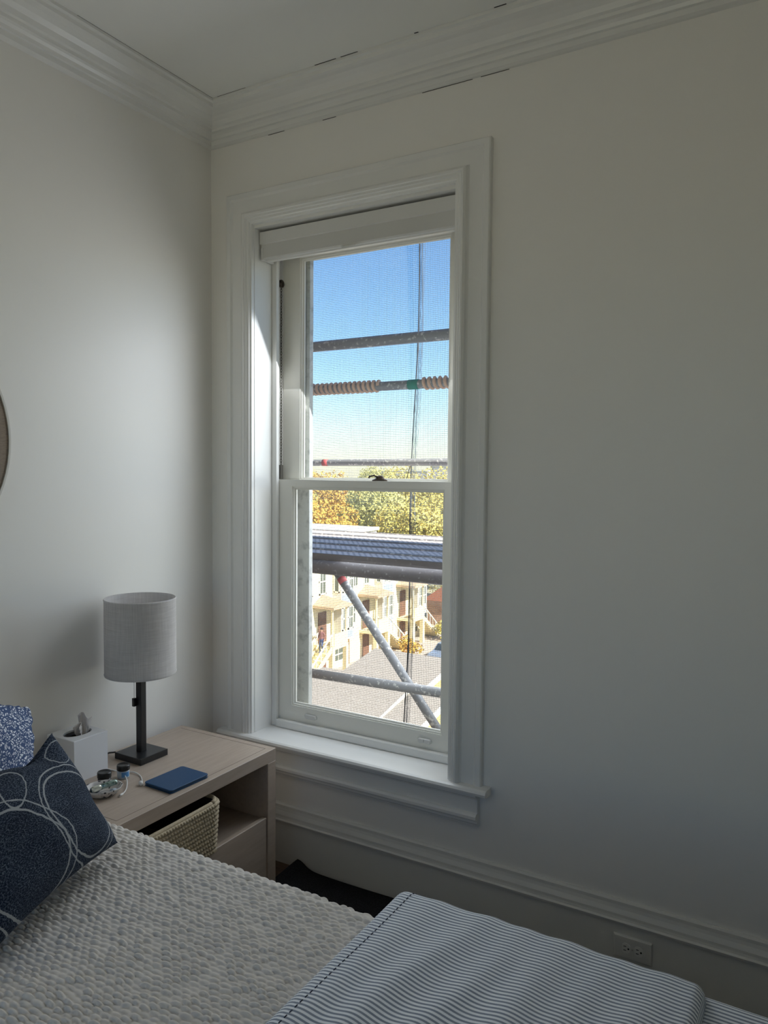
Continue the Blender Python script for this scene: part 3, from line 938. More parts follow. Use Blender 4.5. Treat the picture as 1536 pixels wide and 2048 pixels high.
# nightstand
NX0, NX1, NY0, NY1, NZ = 0.040, 0.517, -0.975, -0.222, 0.56
N = root('nightstand', (0.28, -0.60, 0.0), 'washed-oak nightstand with an open shelf over a drawer, below the window', 'nightstand')
TP = 0.046
box('top', (NX0, NX1, NY0, NY1, NZ - TP, NZ), 'nsw', N, 0.0015, 1)
tp = bpy.data.objects['top']
ii = 0.027
for b in ((NX0 + ii, NX1 - ii, NY1 - ii - 0.0012, NY1 - ii, NZ - 0.0002, NZ + 0.0003), (NX0 + ii, NX1 - ii, NY0 + ii + 0.02, NY0 + ii + 0.0212, NZ - 0.0002, NZ + 0.0003),
          (NX1 - ii - 0.0012, NX1 - ii, NY0 + ii + 0.02, NY1 - ii, NZ - 0.0002, NZ + 0.0003)):
    o = box('inlay_line', b, 'groove'); o.parent = tp
for yb in ((NY0, NY0 + 0.046), (NY1 - 0.046, NY1)):
    box('side_panel', (NX0, NX1, yb[0], yb[1], 0.0, NZ - TP), 'nsw', N, 0.0015, 1)
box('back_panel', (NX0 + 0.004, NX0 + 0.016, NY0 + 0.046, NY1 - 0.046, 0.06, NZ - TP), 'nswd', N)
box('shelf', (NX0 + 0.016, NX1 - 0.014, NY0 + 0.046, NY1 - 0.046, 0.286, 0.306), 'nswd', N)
dr = box('drawer', (NX0 + 0.03, NX1 - 0.006, NY0 + 0.050, NY1 - 0.050, 0.075, 0.309), 'nsw', N, 0.002, 1)
for o in (dr,):
    pass
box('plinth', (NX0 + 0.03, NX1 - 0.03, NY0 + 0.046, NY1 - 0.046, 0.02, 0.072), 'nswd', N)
# shelf sits behind the drawer front's upper lip
bpy.data.objects.remove(bpy.data.objects['shelf'], do_unlink=True)
bpy.data.objects.remove(dr, do_unlink=True)
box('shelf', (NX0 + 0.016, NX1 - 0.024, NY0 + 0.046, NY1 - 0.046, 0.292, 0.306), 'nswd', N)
box('drawer', (NX1 - 0.024, NX1 - 0.004, NY0 + 0.049, NY1 - 0.049, 0.078, 0.314), 'nsw', N, 0.0015, 1)

# woven basket standing on the shelf, pulled forward
K = root('woven_basket', (0.35, -0.70, 0.307), 'rectangular coiled straw basket on the open shelf of the nightstand', 'basket')
bx0, bx1, by0, by1, bz0, bz1 = 0.14, 0.540, -0.90, -0.538, 0.316, 0.490
def basket_shell(name, off, rows, inside=False):
    rr = 0.035
    per = []
    def arc(cx, cy, a0, a1, n=10):
        for k in range(n):
            a = a0 + (a1 - a0) * k / n
            per.append((cx, cy, math.cos(a), math.sin(a), rr))
    nl = 150
    corners = [(bx1 - rr, by1 - rr, 0), (bx0 + rr, by1 - rr, PI / 2), (bx0 + rr, by0 + rr, PI), (bx1 - rr, by0 + rr, 1.5 * PI)]
    pts = []
    for i, (cx, cy, a) in enumerate(corners):
        for k in range(14):
            t = a + PI / 2 * k / 13
            pts.append((cx + rr * math.cos(t), cy + rr * math.sin(t), math.cos(t), math.sin(t)))
        nx = corners[(i + 1) % 4]
        p0 = (cx + rr * math.cos(a + PI / 2), cy + rr * math.sin(a + PI / 2)); p1 = (nx[0] + rr * math.cos(a + PI / 2), nx[1] + rr * math.sin(a + PI / 2))
        L = math.hypot(p1[0] - p0[0], p1[1] - p0[1]); m_ = int(L / 0.0022)
        for k in range(1, m_):
            pts.append((p0[0] + (p1[0] - p0[0]) * k / m_, p0[1] + (p1[1] - p0[1]) * k / m_, math.cos(a + PI / 2), math.sin(a + PI / 2)))
    pts = np.array(pts)
    d = np.r_[0, np.cumsum(np.hypot(*np.diff(pts[:, :2], axis=0).T))]
    nz = 10 * rows + 1
    zz = np.linspace(0, 1, nz)
    Dm, Zm = np.meshgrid(d, zz, indexing='ij')
    r = Zm * rows
    row = np.floor(r - 1e-6)
    ph = Dm / 0.0115 + 0.5 * row + 0.55 * (r - row)
    coil = np.sqrt(np.clip(1 - (2 * (r - row) - 1) ** 2, 0, 1))
    st = 0.35 + 0.65 * np.abs(np.sin(PI * ph)) ** 0.6
    bump = 0.0085 * coil * st
    taper = 0.010 * (Zm - 1)
    sag = 0.010 * np.sin(Dm * 6.0) * (Zm - 0.2) * 0.4
    o = off + bump + taper + sag * 0.3
    P = np.stack([pts[:, 0][:, None] + pts[:, 2][:, None] * o, pts[:, 1][:, None] + pts[:, 3][:, None] * o, bz0 + (bz1 - bz0) * Zm + 0.004 * np.sin(Dm * 4.0) * Zm], -1)
    P = np.concatenate([P, P[:1]], 0)
    return P
P = basket_shell('b', 0.0, 11)
grid('coiled_wall', P, 'straw', K)
inner = P.copy()
c = np.array([(bx0 + bx1) / 2, (by0 + by1) / 2])
inner = inner[:, ::10]
nrm = inner[:, :, :2] - c
inner[:, :, :2] = c + nrm * (1 - 0.012 / np.abs(nrm).max(axis=2, keepdims=True).clip(0.1))
grid('lining', inner, 'bedf', K)
rimp = [tuple(p) for p in ((P[::3, -1] + inner[::3, -1]) / 2)]
tube('rim_coil', rimp, 0.0075, 'straw', K, 8)
box('bottom', (bx0 + 0.012, bx1 - 0.012, by0 + 0.012, by1 - 0.012, 0.3150, 0.3220), 'straw', K)

# table lamp
LX, LY = 0.166, -0.542
L = root('table_lamp', (LX, LY, NZ), 'table lamp with a square black base and pale linen drum shade', 'lamp')
box('base', (LX - 0.066, LX + 0.066, LY - 0.062, LY + 0.062, NZ + 0.0005, NZ + 0.023), 'lampm', L, 0.002)
box('stem', (LX - 0.0125, LX + 0.0125, LY - 0.0125, LY + 0.0125, NZ + 0.023, NZ + 0.345), 'lampm', L, 0.002)
SR, SZ0, SZ1 = 0.122, 0.862, 1.131
lathe('shade', [(SR, SZ0), (SR + 0.0012, SZ0 + 0.004), (SR, SZ0 + 0.008), (SR, SZ1 - 0.008), (SR + 0.0012, SZ1 - 0.004), (SR, SZ1), (SR - 0.002, SZ1), (SR - 0.002, SZ0), (SR, SZ0)], (LX, LY, 0), 'linen', L, 96)
sh = bpy.data.objects['shade']
o = lathe('liner', [(SR - 0.0022, SZ0 + 0.001), (SR - 0.0022, SZ1 - 0.001), (SR - 0.0034, SZ1 - 0.001), (SR - 0.0034, SZ0 + 0.001), (SR - 0.0022, SZ0 + 0.001)], (LX, LY, 0), 'linenin', None, 96); o.parent = sh
sp_ = []
for k in range(3):
    a = 0.6 + 2 * PI * k / 3
    sp_.append([(LX + 0.012 * math.cos(a), LY + 0.012 * math.sin(a), SZ0 + 0.045), (LX + (SR - 0.003) * math.cos(a), LY + (SR - 0.003) * math.sin(a), SZ0 + 0.012)])
o = tubes('shade_spider', sp_, 0.0015, 'lampm'); o.parent = sh
lathe('socket', [(0, NZ + 0.345), (0.018, NZ + 0.345), (0.018, NZ + 0.395), (0.014, NZ + 0.40), (0, NZ + 0.40)], (LX, LY, 0), 'lampm', L, 20)
lathe('bulb', [(0, NZ + 0.40), (0.012, NZ + 0.40), (0.016, NZ + 0.42), (0.028, NZ + 0.45), (0.030, NZ + 0.468), (0.024, NZ + 0.488), (0.010, NZ + 0.499), (0, NZ + 0.50)], (LX, LY, 0), 'tissue', L, 24)
# beaded pull chain
cxp, cyp = LX - 0.013, LY - 0.019
V, F = [], []
for k in range(34):
    z = 0.775 + k * 0.0042
    for q, (r, dz) in enumerate(((0.0004, -0.0016), (0.0017, 0.0), (0.0004, 0.0016))):
        V += [(cxp + r * math.cos(2 * PI * j / 6), cyp + r * math.sin(2 * PI * j / 6), z + dz) for j in range(6)]
    b0 = len(V) - 18
    for q in range(2):
        F += [(b0 + q * 6 + j, b0 + q * 6 + (j + 1) % 6, b0 + q * 6 + 6 + (j + 1) % 6, b0 + q * 6 + 6 + j) for j in range(6)]
mk('pull_chain', V, F, 'metal', L, True)
box('pull_weight', (cxp - 0.006, cxp + 0.006, cyp - 0.006, cyp + 0.006, 0.745, 0.775), 'lampm', L, 0.0025)
tube('lamp_cord', [(LX - 0.06, LY - 0.03, NZ + 0.006), (LX - 0.085, LY - 0.045, NZ + 0.014), (LX - 0.105, LY - 0.05, NZ + 0.010), (LX - 0.122, LY - 0.045, NZ + 0.004), (LX - 0.134, LY - 0.04, NZ - 0.03), (LX - 0.134, LY - 0.04, 0.26)], 0.003, 'lampm', L)

# tissue box cover
TX0, TX1, TY0, TY1, TZ = 0.032, 0.168, -0.822, -0.690, NZ + 0.140
T = root('tissue_box', (0.10, -0.756, NZ), 'square white tissue box cover with an oval opening and a tissue poking out', 'tissue box')
def box_with_oval():
    n = 48
    cx, cy, rx, ry = (TX0 + TX1) / 2, (TY0 + TY1) / 2, 0.034, 0.050
    outer = []
    for k in range(n):
        a = 2 * PI * k / n + PI / 4
        ca, sa = math.cos(a), math.sin(a)
        m_ = max(abs(ca), abs(sa))
        outer.append((cx + (TX1 - TX0) / 2 * ca / m_, cy + (TY1 - TY0) / 2 * sa / m_))
    inn = [(cx + rx * math.cos(2 * PI * k / n + PI / 4), cy + ry * math.sin(2 * PI * k / n + PI / 4)) for k in range(n)]
    z1, z0 = TZ, NZ + 0.0005
    rings = [[(x, y, z0) for x, y in outer], [(x, y, z1 - 0.0015) for x, y in outer], [(cx + (x - cx) * 0.978, cy + (y - cy) * 0.978, z1) for x, y in outer], [(x, y, z1) for x, y in inn], [(x, y, z1 - 0.006) for x, y in inn],
             [(cx + (x - cx) * 0.94, cy + (y - cy) * 0.94, z1 - 0.006) for x, y in outer], [(cx + (x - cx) * 0.94, cy + (y - cy) * 0.94, z0) for x, y in outer]]
    return loft('cover', rings, 'boxw', T, ringclosed=True)
box_with_oval()
box('inner_carton', (TX0 + 0.008, TX1 - 0.008, TY0 + 0.008, TY1 - 0.008, NZ + 0.002, TZ - 0.03), 'boxin', T)
def tissue_sheet(name, cx, cy, w, h, ang, lean, seed):
    nu_, nv_ = 16, 14
    u = np.linspace(-0.5, 0.5, nu_); v = np.linspace(0, 1, nv_)
    Uu, Vv = np.meshgrid(u, v, indexing='ij')
    wid = w * (0.45 + 0.55 * Vv)
    off = 0.010 * np.sin(Uu * 7 + seed) * (0.4 + Vv) + 0.006 * wob(Uu * 3, Vv * 3, seed) + lean * Vv
    x = Uu * wid
    zz_ = TZ - 0.028 + (h + 0.028) * Vv + 0.008 * np.sin(Uu * 5 + seed) * Vv
    P_ = np.stack([cx + x * math.cos(ang) - off * math.sin(ang), cy + x * math.sin(ang) + off * math.cos(ang), zz_], -1)
    o_ = grid(name, P_, 'tissue', T)
    s_m = o_.modifiers.new('thick', 'SOLIDIFY'); s_m.thickness = 0.0006
    return o_
tissue_sheet('tissue', 0.100, -0.728, 0.044, 0.046, 0.75, 0.012, 3)
tissue_sheet('tissue', 0.108, -0.748, 0.028, 0.026, 0.3, -0.012, 8)

# blue e-reader in its cover, corners from the photograph's tabletop plane
E_ = root('tablet', (0.43, -0.632, NZ), 'slim tablet in a blue cover lying near the nightstand front edge', 'tablet')
corn = [Vector((0.360, -0.716)), Vector((0.492, -0.718)), Vector((0.502, -0.578)), Vector((0.362, -0.535))]
corn = [Vector((0.365, -0.712)), Vector((0.491, -0.716)), Vector((0.498, -0.553)), Vector((0.372, -0.549))]
def rounded(corners, r, n=5):
    out = []
    k = len(corners)
    for i in range(k):
        p, a, b = corners[i], corners[i - 1], corners[(i + 1) % k]
        d1, d2 = (a - p).normalized(), (b - p).normalized()
        c0 = p + (d1 + d2) * r
        s0, s1 = p + d1 * r, p + d2 * r
        a0 = math.atan2(s0.y - c0.y, s0.x - c0.x); a1 = math.atan2(s1.y - c0.y, s1.x - c0.x)
        while a1 - a0 > PI: a1 -= 2 * PI
        while a1 - a0 < -PI: a1 += 2 * PI
        for q in range(n + 1):
            t = a0 + (a1 - a0) * q / n
            out.append((c0.x + r * math.cos(t), c0.y + r * math.sin(t)))
    return out
ro = rounded(corn, 0.010)
cc = (sum(p[0] for p in ro) / len(ro), sum(p[1] for p in ro) / len(ro))
sc = lambda f: [(cc[0] + (x - cc[0]) * f, cc[1] + (y - cc[1]) * f) for x, y in ro]
def slabz(name, layers, m):
    return loft(name, [[(x, y, NZ + z) for x, y in sc(f)] for f, z in layers], m, E_)
slabz('back_cover', [(0.985, 0.0008), (1.0, 0.0018), (1.0, 0.0035)], 'tabb')
slabz('body', [(0.965, 0.0035), (0.972, 0.0085)], 'tabs')
slabz('front_cover', [(1.0, 0.0085), (1.004, 0.0100), (1.0, 0.0118), (0.985, 0.0126)], 'tabb')

# charging cables
def smooth_path(pts, n=8):
    out = []
    P_ = [Vector(p) for p in pts]
    for i in range(len(P_) - 1):
        p0, p1, p2, p3 = P_[max(i - 1, 0)], P_[i], P_[i + 1], P_[min(i + 2, len(P_) - 1)]
        for k in range(n):
            t = k / n
            out.append(0.5 * ((2 * p1) + (-p0 + p2) * t + (2 * p0 - 5 * p1 + 4 * p2 - p3) * t * t + (-p0 + 3 * p1 - 3 * p2 + p3) * t ** 3))
    out.append(P_[-1])
    return out
zc = NZ + 0.0025
C1 = root('charging_cable', (0.25, -0.69, NZ), 'white charging cable running behind the small jar into the blue tablet', 'cable')
tube('wire', smooth_path([(0.052, -0.640, zc), (0.10, -0.664, zc), (0.16, -0.684, zc), (0.215, -0.672, zc), (0.262, -0.660, zc + 0.002), (0.300, -0.668, zc), (0.335, -0.692, zc + 0.001), (0.352, -0.707, zc + 0.003)]), 0.0021, 'cable', C1)
lathe('plug', [(0, 0), (0.0055, 0.001), (0.0065, 0.006), (0.0065, 0.018), (0.0035, 0.024), (0, 0.024)], (0, 0, 0), 'cable', C1, 16)
bpy.data.objects['plug'].matrix_parent_inverse = PINV['charging_cable'] @ Matrix.Translation((0.366, -0.7215, NZ + 0.0072)) @ Matrix.Rotation(math.radians(150), 4, 'Z') @ Matrix.Rotation(PI / 2, 4, 'Y')
C2 = root('loose_cable', (0.30, -0.75, NZ), 'white cable looping past the dish, its metal plug lying loose', 'cable')
tube('wire', smooth_path([(0.062, -0.672, zc), (0.11, -0.6855, zc), (0.172, -0.682, zc), (0.215, -0.692, zc + 0.006), (0.265, -0.705, zc + 0.010), (0.305, -0.728, zc + 0.006), (0.335, -0.755, zc + 0.002), (0.356, -0.780, zc + 0.002), (0.364, -0.798, zc + 0.001)]), 0.0021, 'cable', C2)
pg = tube('plug_sleeve', [(0.363, -0.795, zc + 0.001), (0.3655, -0.806, zc + 0.001), (0.366, -0.809, zc + 0.001)], 0.0034, 'cable', C2, 10)
o = box('plug_tip', (-0.0035, 0.0035, -0.007, 0, -0.001, 0.001), 'metal', C2)
o.matrix_parent_inverse = PINV['loose_cable'] @ Matrix.Translation((0.366, -0.809, zc + 0.001)) @ Matrix.Rotation(0.25, 4, 'Z')

# small jars
def jar(name, x, y, r, h, lid, label, cat_label, body='jar', blue=True):
    J = root(name, (x, y, NZ), cat_label, 'jar', 'cosmetic jars on the nightstand')
    lathe('jar_body', [(0, NZ + 0.0005), (r * 0.94, NZ + 0.0005), (r, NZ + 0.004), (r, NZ + h), (r * 0.9, NZ + h + 0.001), (0, NZ + h + 0.001)], (x, y, 0), body, J, 32)
    zl = NZ + h + 0.001
    lathe('lid', [(0, zl), (r * 1.06, zl), (r * 1.09, zl + 0.002), (r * 1.09, zl + lid - 0.004), (r * 1.03, zl + lid), (r * 0.9, zl + lid), (r * 0.86, zl + lid - 0.0015), (0, zl + lid - 0.0015)], (x, y, 0), 'lid', J, 32)
    if blue:
        n = 14
        a0, a1 = -1.0, 0.35
        rings = [[(x + rr * math.cos(a0 + (a1 - a0) * k / n), y + rr * math.sin(a0 + (a1 - a0) * k / n), z) for rr, z in ((r + 0.0002, NZ + 0.008), (r + 0.0008, NZ + 0.008), (r + 0.0008, NZ + h - 0.003), (r + 0.0002, NZ + h - 0.003))] for k in range(n + 1)]
        loft('label_patch', rings, 'jarlab', J)
    return J
jar('cosmetic_jar', 0.258, -0.702, 0.0195, 0.027, 0.017, None, 'small pale jar with a black lid and a blue label patch beside the lamp')
jar('black_jar', 0.250, -0.772, 0.0205, 0.024, 0.018, None, 'squat black jar standing between the tissue box and patterned dish', 'lid', False)

# oval dish with trinkets
DX, DY = 0.312, -0.828
dso = lathe('trinket_dish', [(0, 0.001), (0.034, 0.001), (0.042, 0.006), (0.054, 0.020), (0.0585, 0.028), (0.056, 0.0275), (0.051, 0.020), (0.040, 0.009), (0.032, 0.005), (0, 0.005)], (DX, DY, NZ), 'dish', None, 48, sx=0.88, sy=1.0, rz=-0.7, uv=True)
md = dso.data
for v in md.vertices:   # fluted rim
    r = math.hypot(v.co.x - DX, v.co.y - DY)
    if r > 0.03:
        a = math.atan2(v.co.y - DY, v.co.x - DX)
        f = 1 + 0.018 * math.cos(14 * a) * (r - 0.03) / 0.03
        v.co.x = DX + (v.co.x - DX) * f; v.co.y = DY + (v.co.y - DY) * f
tag(dso, 'oval black-and-white patterned dish holding trinkets on the nightstand', 'dish')
TB = root('lip_tube', (DX, DY, NZ + 0.02), 'shiny pale green tube with a cream cap lying across the dish', 'tube')
p0, p1, p2 = Vector((0.316, -0.870, NZ + 0.033)), Vector((0.322, -0.846, NZ + 0.034)), Vector((0.336, -0.796, NZ + 0.037))
tube('cap', [p0, p0.lerp(p1, 0.06), p0.lerp(p1, 0.94), p1], [0.008, 0.0095, 0.0095, 0.009], 'tubec', TB, 20)
tube('tube_body', [p1, p1.lerp(p2, 0.9), p2], [0.0085, 0.0085, 0.0075], 'tube', TB, 20)
def pebble(name, c, r, sq, seed, m, label):
    bm = bmesh.new()
    bmesh.ops.create_icosphere(bm, subdivisions=3, radius=1.0)
    rs = np.random.RandomState(seed)
    ph = rs.uniform(0, 6, 3)
    for v in bm.verts:
        k = 1 + 0.10 * math.sin(3 * v.co.x + ph[0]) + 0.08 * math.sin(4 * v.co.y + ph[1])
        v.co = Vector((c[0] + v.co.x * r * k, c[1] + v.co.y * r * k * 0.85, c[2] + v.co.z * r * sq * k))
    bm.verts.index_update()
    V_ = [v.co.copy() for v in bm.verts]; F_ = [[v.index for v in f.verts] for f in bm.faces]
    bm.free()
    return tag(mk(name, V_, F_, m, None, True), label, 'trinket', 'trinkets in the dish')
pebble('trinket', (0.290, -0.838, NZ + 0.0155), 0.017, 0.62, 1, 'peb', 'dark blue rounded trinket in the dish behind the green tube')
pebble('trinket', (0.345, -0.815, NZ + 0.0165), 0.012, 0.7, 4, 'jar', 'small grey trinket at the window end of the dish')

# ------------------------------------------------------------------ bed
BD = root('bed', (1.05, -1.72, 0.0), 'upholstered bed with a pale headboard against the wall', 'bed')
box('bed_frame', (0.12, 2.08, -2.48, -1.00, 0.16, 0.30), 'bedf', BD, 0.01)
for px in (0.2, 2.0):
    for py in (-2.40, -1.08):
        box('leg', (px - 0.03, px + 0.03, py - 0.03, py + 0.03, 0.0, 0.16), 'bedf', BD)
box('mattress', (0.115, 2.09, -2.50, -1.005, 0.305, 0.578), 'mattress', BD, 0.05, 4)
box('headboard', (0.035, 0.108, -2.52, -1.027, 0.14, 1.175), 'headb', BD, 0.02, 3)

# quilt: heightfield over the bed top, rolled down the window side; puffed cells are real relief
def draped(x0, x1, nx, ytop, yside, ztop, rad, zbot, yfar, step, coarse=0.0):
    """returns arrays of x, arc-length s (0 at yfar) and base points/normals of a section that runs from yfar along the top and down the window side"""
    Ltop = (yside - rad) - yfar
    Larc = rad * PI / 2
    Lside = (ztop - rad) - zbot
    tot = Ltop + Larc + Lside
    s = np.concatenate([np.linspace(0, coarse, int(coarse / 0.006) + 1)[:-1], np.linspace(coarse, tot, int((tot - coarse) / step))])
    y = np.where(s < Ltop, yfar + s, 0.0); z = np.where(s < Ltop, ztop, 0.0)
    ny = np.zeros_like(s); nz_ = np.ones_like(s)
    a = np.clip((s - Ltop) / rad, 0, PI / 2)
    inarc = s >= Ltop
    y = np.where(inarc, yside - rad + rad * np.sin(a), y)
    z = np.where(inarc, ztop - rad + rad * np.cos(a), z)
    side = s > Ltop + Larc
    z = np.where(side, ztop - rad - (s - Ltop - Larc), z)
    ny = np.sin(a); nz_ = np.cos(a)
    x = np.linspace(x0, x1, nx)
    return x, s, y, z, ny, nz_

x, s, y, z, ny, nz_ = draped(0.125, 1.50, 410, 0, -0.985, 0.606, 0.055, 0.24, -2.44, 0.0022, 0.62)
Xg, Sg = np.meshgrid(x, s, indexing='ij')
wx_ = Xg + 0.014 * wob(Xg, Sg, 5, 12, 15, 90); ws_ = Sg + 0.0070 * wob(Xg, Sg, 6, 14, 20, 120)
pr_, pc_ = 0.0120, 0.025
row = np.floor(ws_ / pr_)
fr = ws_ / pr_ - row
fc = wx_ / pc_ + 0.5 * (row % 2)
cell = np.floor(fc); fcc = fc - cell
hsh = np.sin(cell * 12.9898 + row * 78.233) * 43758.5453
hsh = hsh - np.floor(hsh)
puff = (np.abs(np.sin(PI * fr)) ** 0.45) * (np.abs(np.sin(PI * fcc)) ** 0.40)
hgt = 0.0078 * puff * (0.45 + 0.8 * hsh) + 0.006 * wob(Xg, Sg, 9, 8, 3, 14)
hgt = hgt + 0.010 * np.exp(-((Xg - 1.02 - 0.25 * (Sg - 1.0)) / 0.05) ** 2) * np.exp(-((Sg - 0.75) / 0.25) ** 2)
P = np.stack([Xg, y[None, :] + ny[None, :] * hgt, z[None, :] + nz_[None, :] * hgt], -1)
qo = grid('quilt', P, 'quilt')
tag(qo, 'off-white quilted cotton coverlet spread over the bed', 'quilt')

# striped blanket folded over the foot: two layers
def blanket(name, x0, x1, nx, ys, zt, rad, zb, parent, seed, endr, amp):
    x, s, y, z, ny, nz_ = draped(x0, x1, nx, 0, ys, zt, rad, zb, -2.40, 0.0075)
    Xg, Sg = np.meshgrid(x, s, indexing='ij')
    t = Xg - 0.16 * (Sg - 1.2)
    rs = np.random.RandomState(seed)
    hgt = 0
    for c0, w_, a_ in ((1.50, 0.030, 0.6), (1.60, 0.035, 1.0), (1.69, 0.03, 0.7), (1.79, 0.04, 1.0), (1.88, 0.03, 0.5), (1.96, 0.035, 0.9), (2.05, 0.04, 0.6)):
        cc_ = c0 + 0.012 * np.sin(Sg * 9 + c0 * 20)
        hgt = hgt + a_ * np.exp(-((t - cc_) / w_) ** 2)
    hgt = (amp * hgt + 0.006 * wob(Xg, Sg, seed, 8, 4, 16)) * (1 - 0.6 * np.clip((Sg - 1.22) / 0.2, 0, 1))
    e0 = np.clip((Xg - x0) / endr, 0, 1); e1 = np.clip((x1 - Xg) / endr, 0, 1)
    rnd0 = np.sqrt(1 - (1 - e0) ** 2); rnd1 = np.sqrt(1 - (1 - e1) ** 2)
    drop = (1 - rnd0) * 0.020 + (1 - rnd1) * 0.030
    h = hgt * np.minimum(e0, e1) - drop
    P = np.stack([Xg, y[None, :] + ny[None, :] * h, z[None, :] + nz_[None, :] * h], -1)
    uv = np.stack([Xg, Sg + 0.004 * wob(Xg, Sg, seed + 3, 6, 4, 12)], -1)
    o = grid(name, P, 'stripe', parent, uv)
    m_ = o.modifiers.new('thick', 'SOLIDIFY'); m_.thickness = 0.012; m_.offset = -1
    return P
SB_ = root('striped_blanket', (1.8, -1.6, 0.60), 'blue and white striped blanket folded across the foot of the bed', 'blanket')
Pb = blanket('upper_fold', 1.435, 2.082, 110, -0.900, 0.640, 0.055, 0.36, SB_, 21, 0.022, 0.011)
Pl = blanket('lower_fold', 1.506, 2.30, 90, -0.880, 0.606, 0.050, 0.30, SB_, 33, 0.05, 0.004)
# hem stitching along the folded edge
ixh = int(110 * 0.036 / 0.647)
st = Pb[ixh]
plist = []
for k in range(0, len(st) - 2, 2):
    a, b = Vector(st[k]), Vector(st[k + 1])
    plist.append([a + Vector((0, 0, 0.0006)), b + Vector((0, 0, 0.0006))])
tubes('hem_stitch', plist, 0.0011, 'thread', SB_, 5)

# pillows
def pillow(name, centre, W_, U_, w, h, t, m, parent=None, seed=1, ear=0.08, nu_=70, ruffle=0.0, dent=None):
    W_ = Vector(W_).normalized(); U_ = Vector(U_); U_ = (U_ - W_ * U_.dot(W_)).normalized(); N_ = W_.cross(U_)
    V, F, UV = [], [], []
    for side in (1, -1):
        for i in range(nu_ + 1):
            for j in range(nu_ + 1):
                a, b = -1 + 2 * i / nu_, -1 + 2 * j / nu_
                pin = 1 - ear * (1 - a * a) * b * b * abs(b)
                pin2 = 1 - ear * (1 - b * b) * a * a * abs(a)
                prof = max(0.0, (1 - a ** 4) * (1 - b ** 4)) ** 0.55
                prof *= 0.75 + 0.25 * (1 - a * a) * (1 - b * b)
                wr = 0.05 * math.sin(5 * a + 3 * b + seed) + 0.05 * math.sin(7 * b - 4 * a + 2 * seed)
                zt = side * t / 2 * prof * (1 + wr)
                x_, y_ = a * w / 2 * pin2, b * h / 2 * pin
                if ruffle:
                    e = max(abs(a), abs(b))
                    if e > 0.9:
                        zt += ruffle * math.sin(40 * (a + b) + 25 * (a - b)) * (e - 0.9) / 0.1
                if dent:
                    zt -= side * dent[2] * math.exp(-((a - dent[0]) ** 2 + (b - dent[1]) ** 2) / 0.06) * (1 if side > 0 else 0)
                    y_ -= dent[3] * math.exp(-((a - dent[0]) ** 2) / 0.10) * max(0, b)
                p = Vector(centre) + W_ * x_ + U_ * y_ + N_ * zt
                V.append(p); UV.append(((a + 1) / 2, (b + 1) / 2))
    n1 = nu_ + 1
    off = n1 * n1
    for i in range(nu_):
        for j in range(nu_):
            q = (i * n1 + j, (i + 1) * n1 + j, (i + 1) * n1 + j + 1, i * n1 + j + 1)
            F.append(q); F.append(tuple(off + k for k in q[::-1]))
    o = mk(name, V, F, m, parent, True, uv=UV)
    bm = bmesh.new(); bm.from_mesh(o.data)
    bmesh.ops.remove_doubles(bm, verts=bm.verts, dist=1e-5)
    bmesh.ops.recalc_face_normals(bm, faces=bm.faces)
    bm.to_mesh(o.data); bm.free()
    return o

Wd = Vector((-0.34, 0.94, 0.0)).normalized()
Ud = Vector((-0.165, -0.045, 0.255)).normalized()
BR = Vector((0.735, -1.135, 0.645))
pw, ph_ = 0.52, 0.325
tag(pillow('navy_pillow', BR - Wd * pw / 2 + Ud * ph_ / 2, Wd, Ud, pw, ph_, 0.17, 'navy', seed=2, ear=0.10, dent=(0.55, 1.0, 0.02, 0.03)), 'navy paisley throw pillow leaning at the front of the bed pillows', 'pillow', 'pillows at the head of the bed')
tag(pillow('leaf_print_pillow', (0.345, -1.39, 0.825), (-0.06, 1.0, -0.34), (-0.35, 0.0, 0.9), 0.64, 0.37, 0.15, 'floral', seed=4, ear=-0.02, ruffle=0.010), 'blue and white leaf-print pillow with a ruffled edge behind the navy one', 'pillow', 'pillows at the head of the bed')
tag(pillow('sleeping_pillow', (0.195, -1.42, 0.80), (0.0, 1.0, 0.0), (-0.12, 0.0, 1.0), 0.68, 0.36, 0.12, 'greyp', seed=6, ear=0.04), 'plain pale grey pillow standing against the headboard', 'pillow', 'pillows at the head of the bed')

# ================================================================== OUTSIDE
# ---- scaffold right outside the window
S = root('scaffold', (0.3, 1.3, 1.15), 'grey tube scaffold with a perforated steel deck right outside the window', 'scaffold')
YN, YF = 0.60, 2.00
tube('guard_rail', [(-2.6, YN, 2.170), (3.0, YN, 2.182)], 0.0245, 'steel', S, 20)
r2 = tube('guard_rail', [(-2.6, YN, 1.970), (3.0, YN, 1.970)], 0.0200, 'steel', S, 20)
r3 = tube('guard_rail', [(-3.4, YF, 1.628), (3.0, YF, 1.662)], 0.0235, 'steel', S, 20)
tube('ledger', [(-2.6, YN, 1.118), (3.0, YN, 1.118)], 0.034, 'steel2', S, 20)
lr = tube('ledger', [(-2.6, YN, 0.545), (3.0, YN, 0.640)], 0.0225, 'steel', S, 20)
tube('ledger', [(-3.4, YF, 1.120), (3.0, YF, 1.120)], 0.024, 'steel2', S, 20)
db = tube('diagonal_brace', [(0.170, YN + 0.05, 1.130), (1.40, YN + 0.05, -0.37)], 0.0205, 'steel', S, 20)
for xs_ in (-1.9, 2.1):
    for yy in (YN - 0.05, YF + 0.05):
        tube('standard', [(xs_, yy, GZ), (xs_, yy, 4.5)], 0.0242, 'steel', S, 12)
    tube('transom', [(xs_ + 0.06, YN - 0.1, 1.10), (xs_ + 0.06, YF + 0.1, 1.10)], 0.0242, 'steel2', S, 12)
box('toe_edge', (-2.6, 3.0, YN + 0.012, YN + 0.030, 1.140, 1.182), 'deckedge', S)
npl = 5
pwid = (YF - 0.04 - (YN + 0.034)) / npl
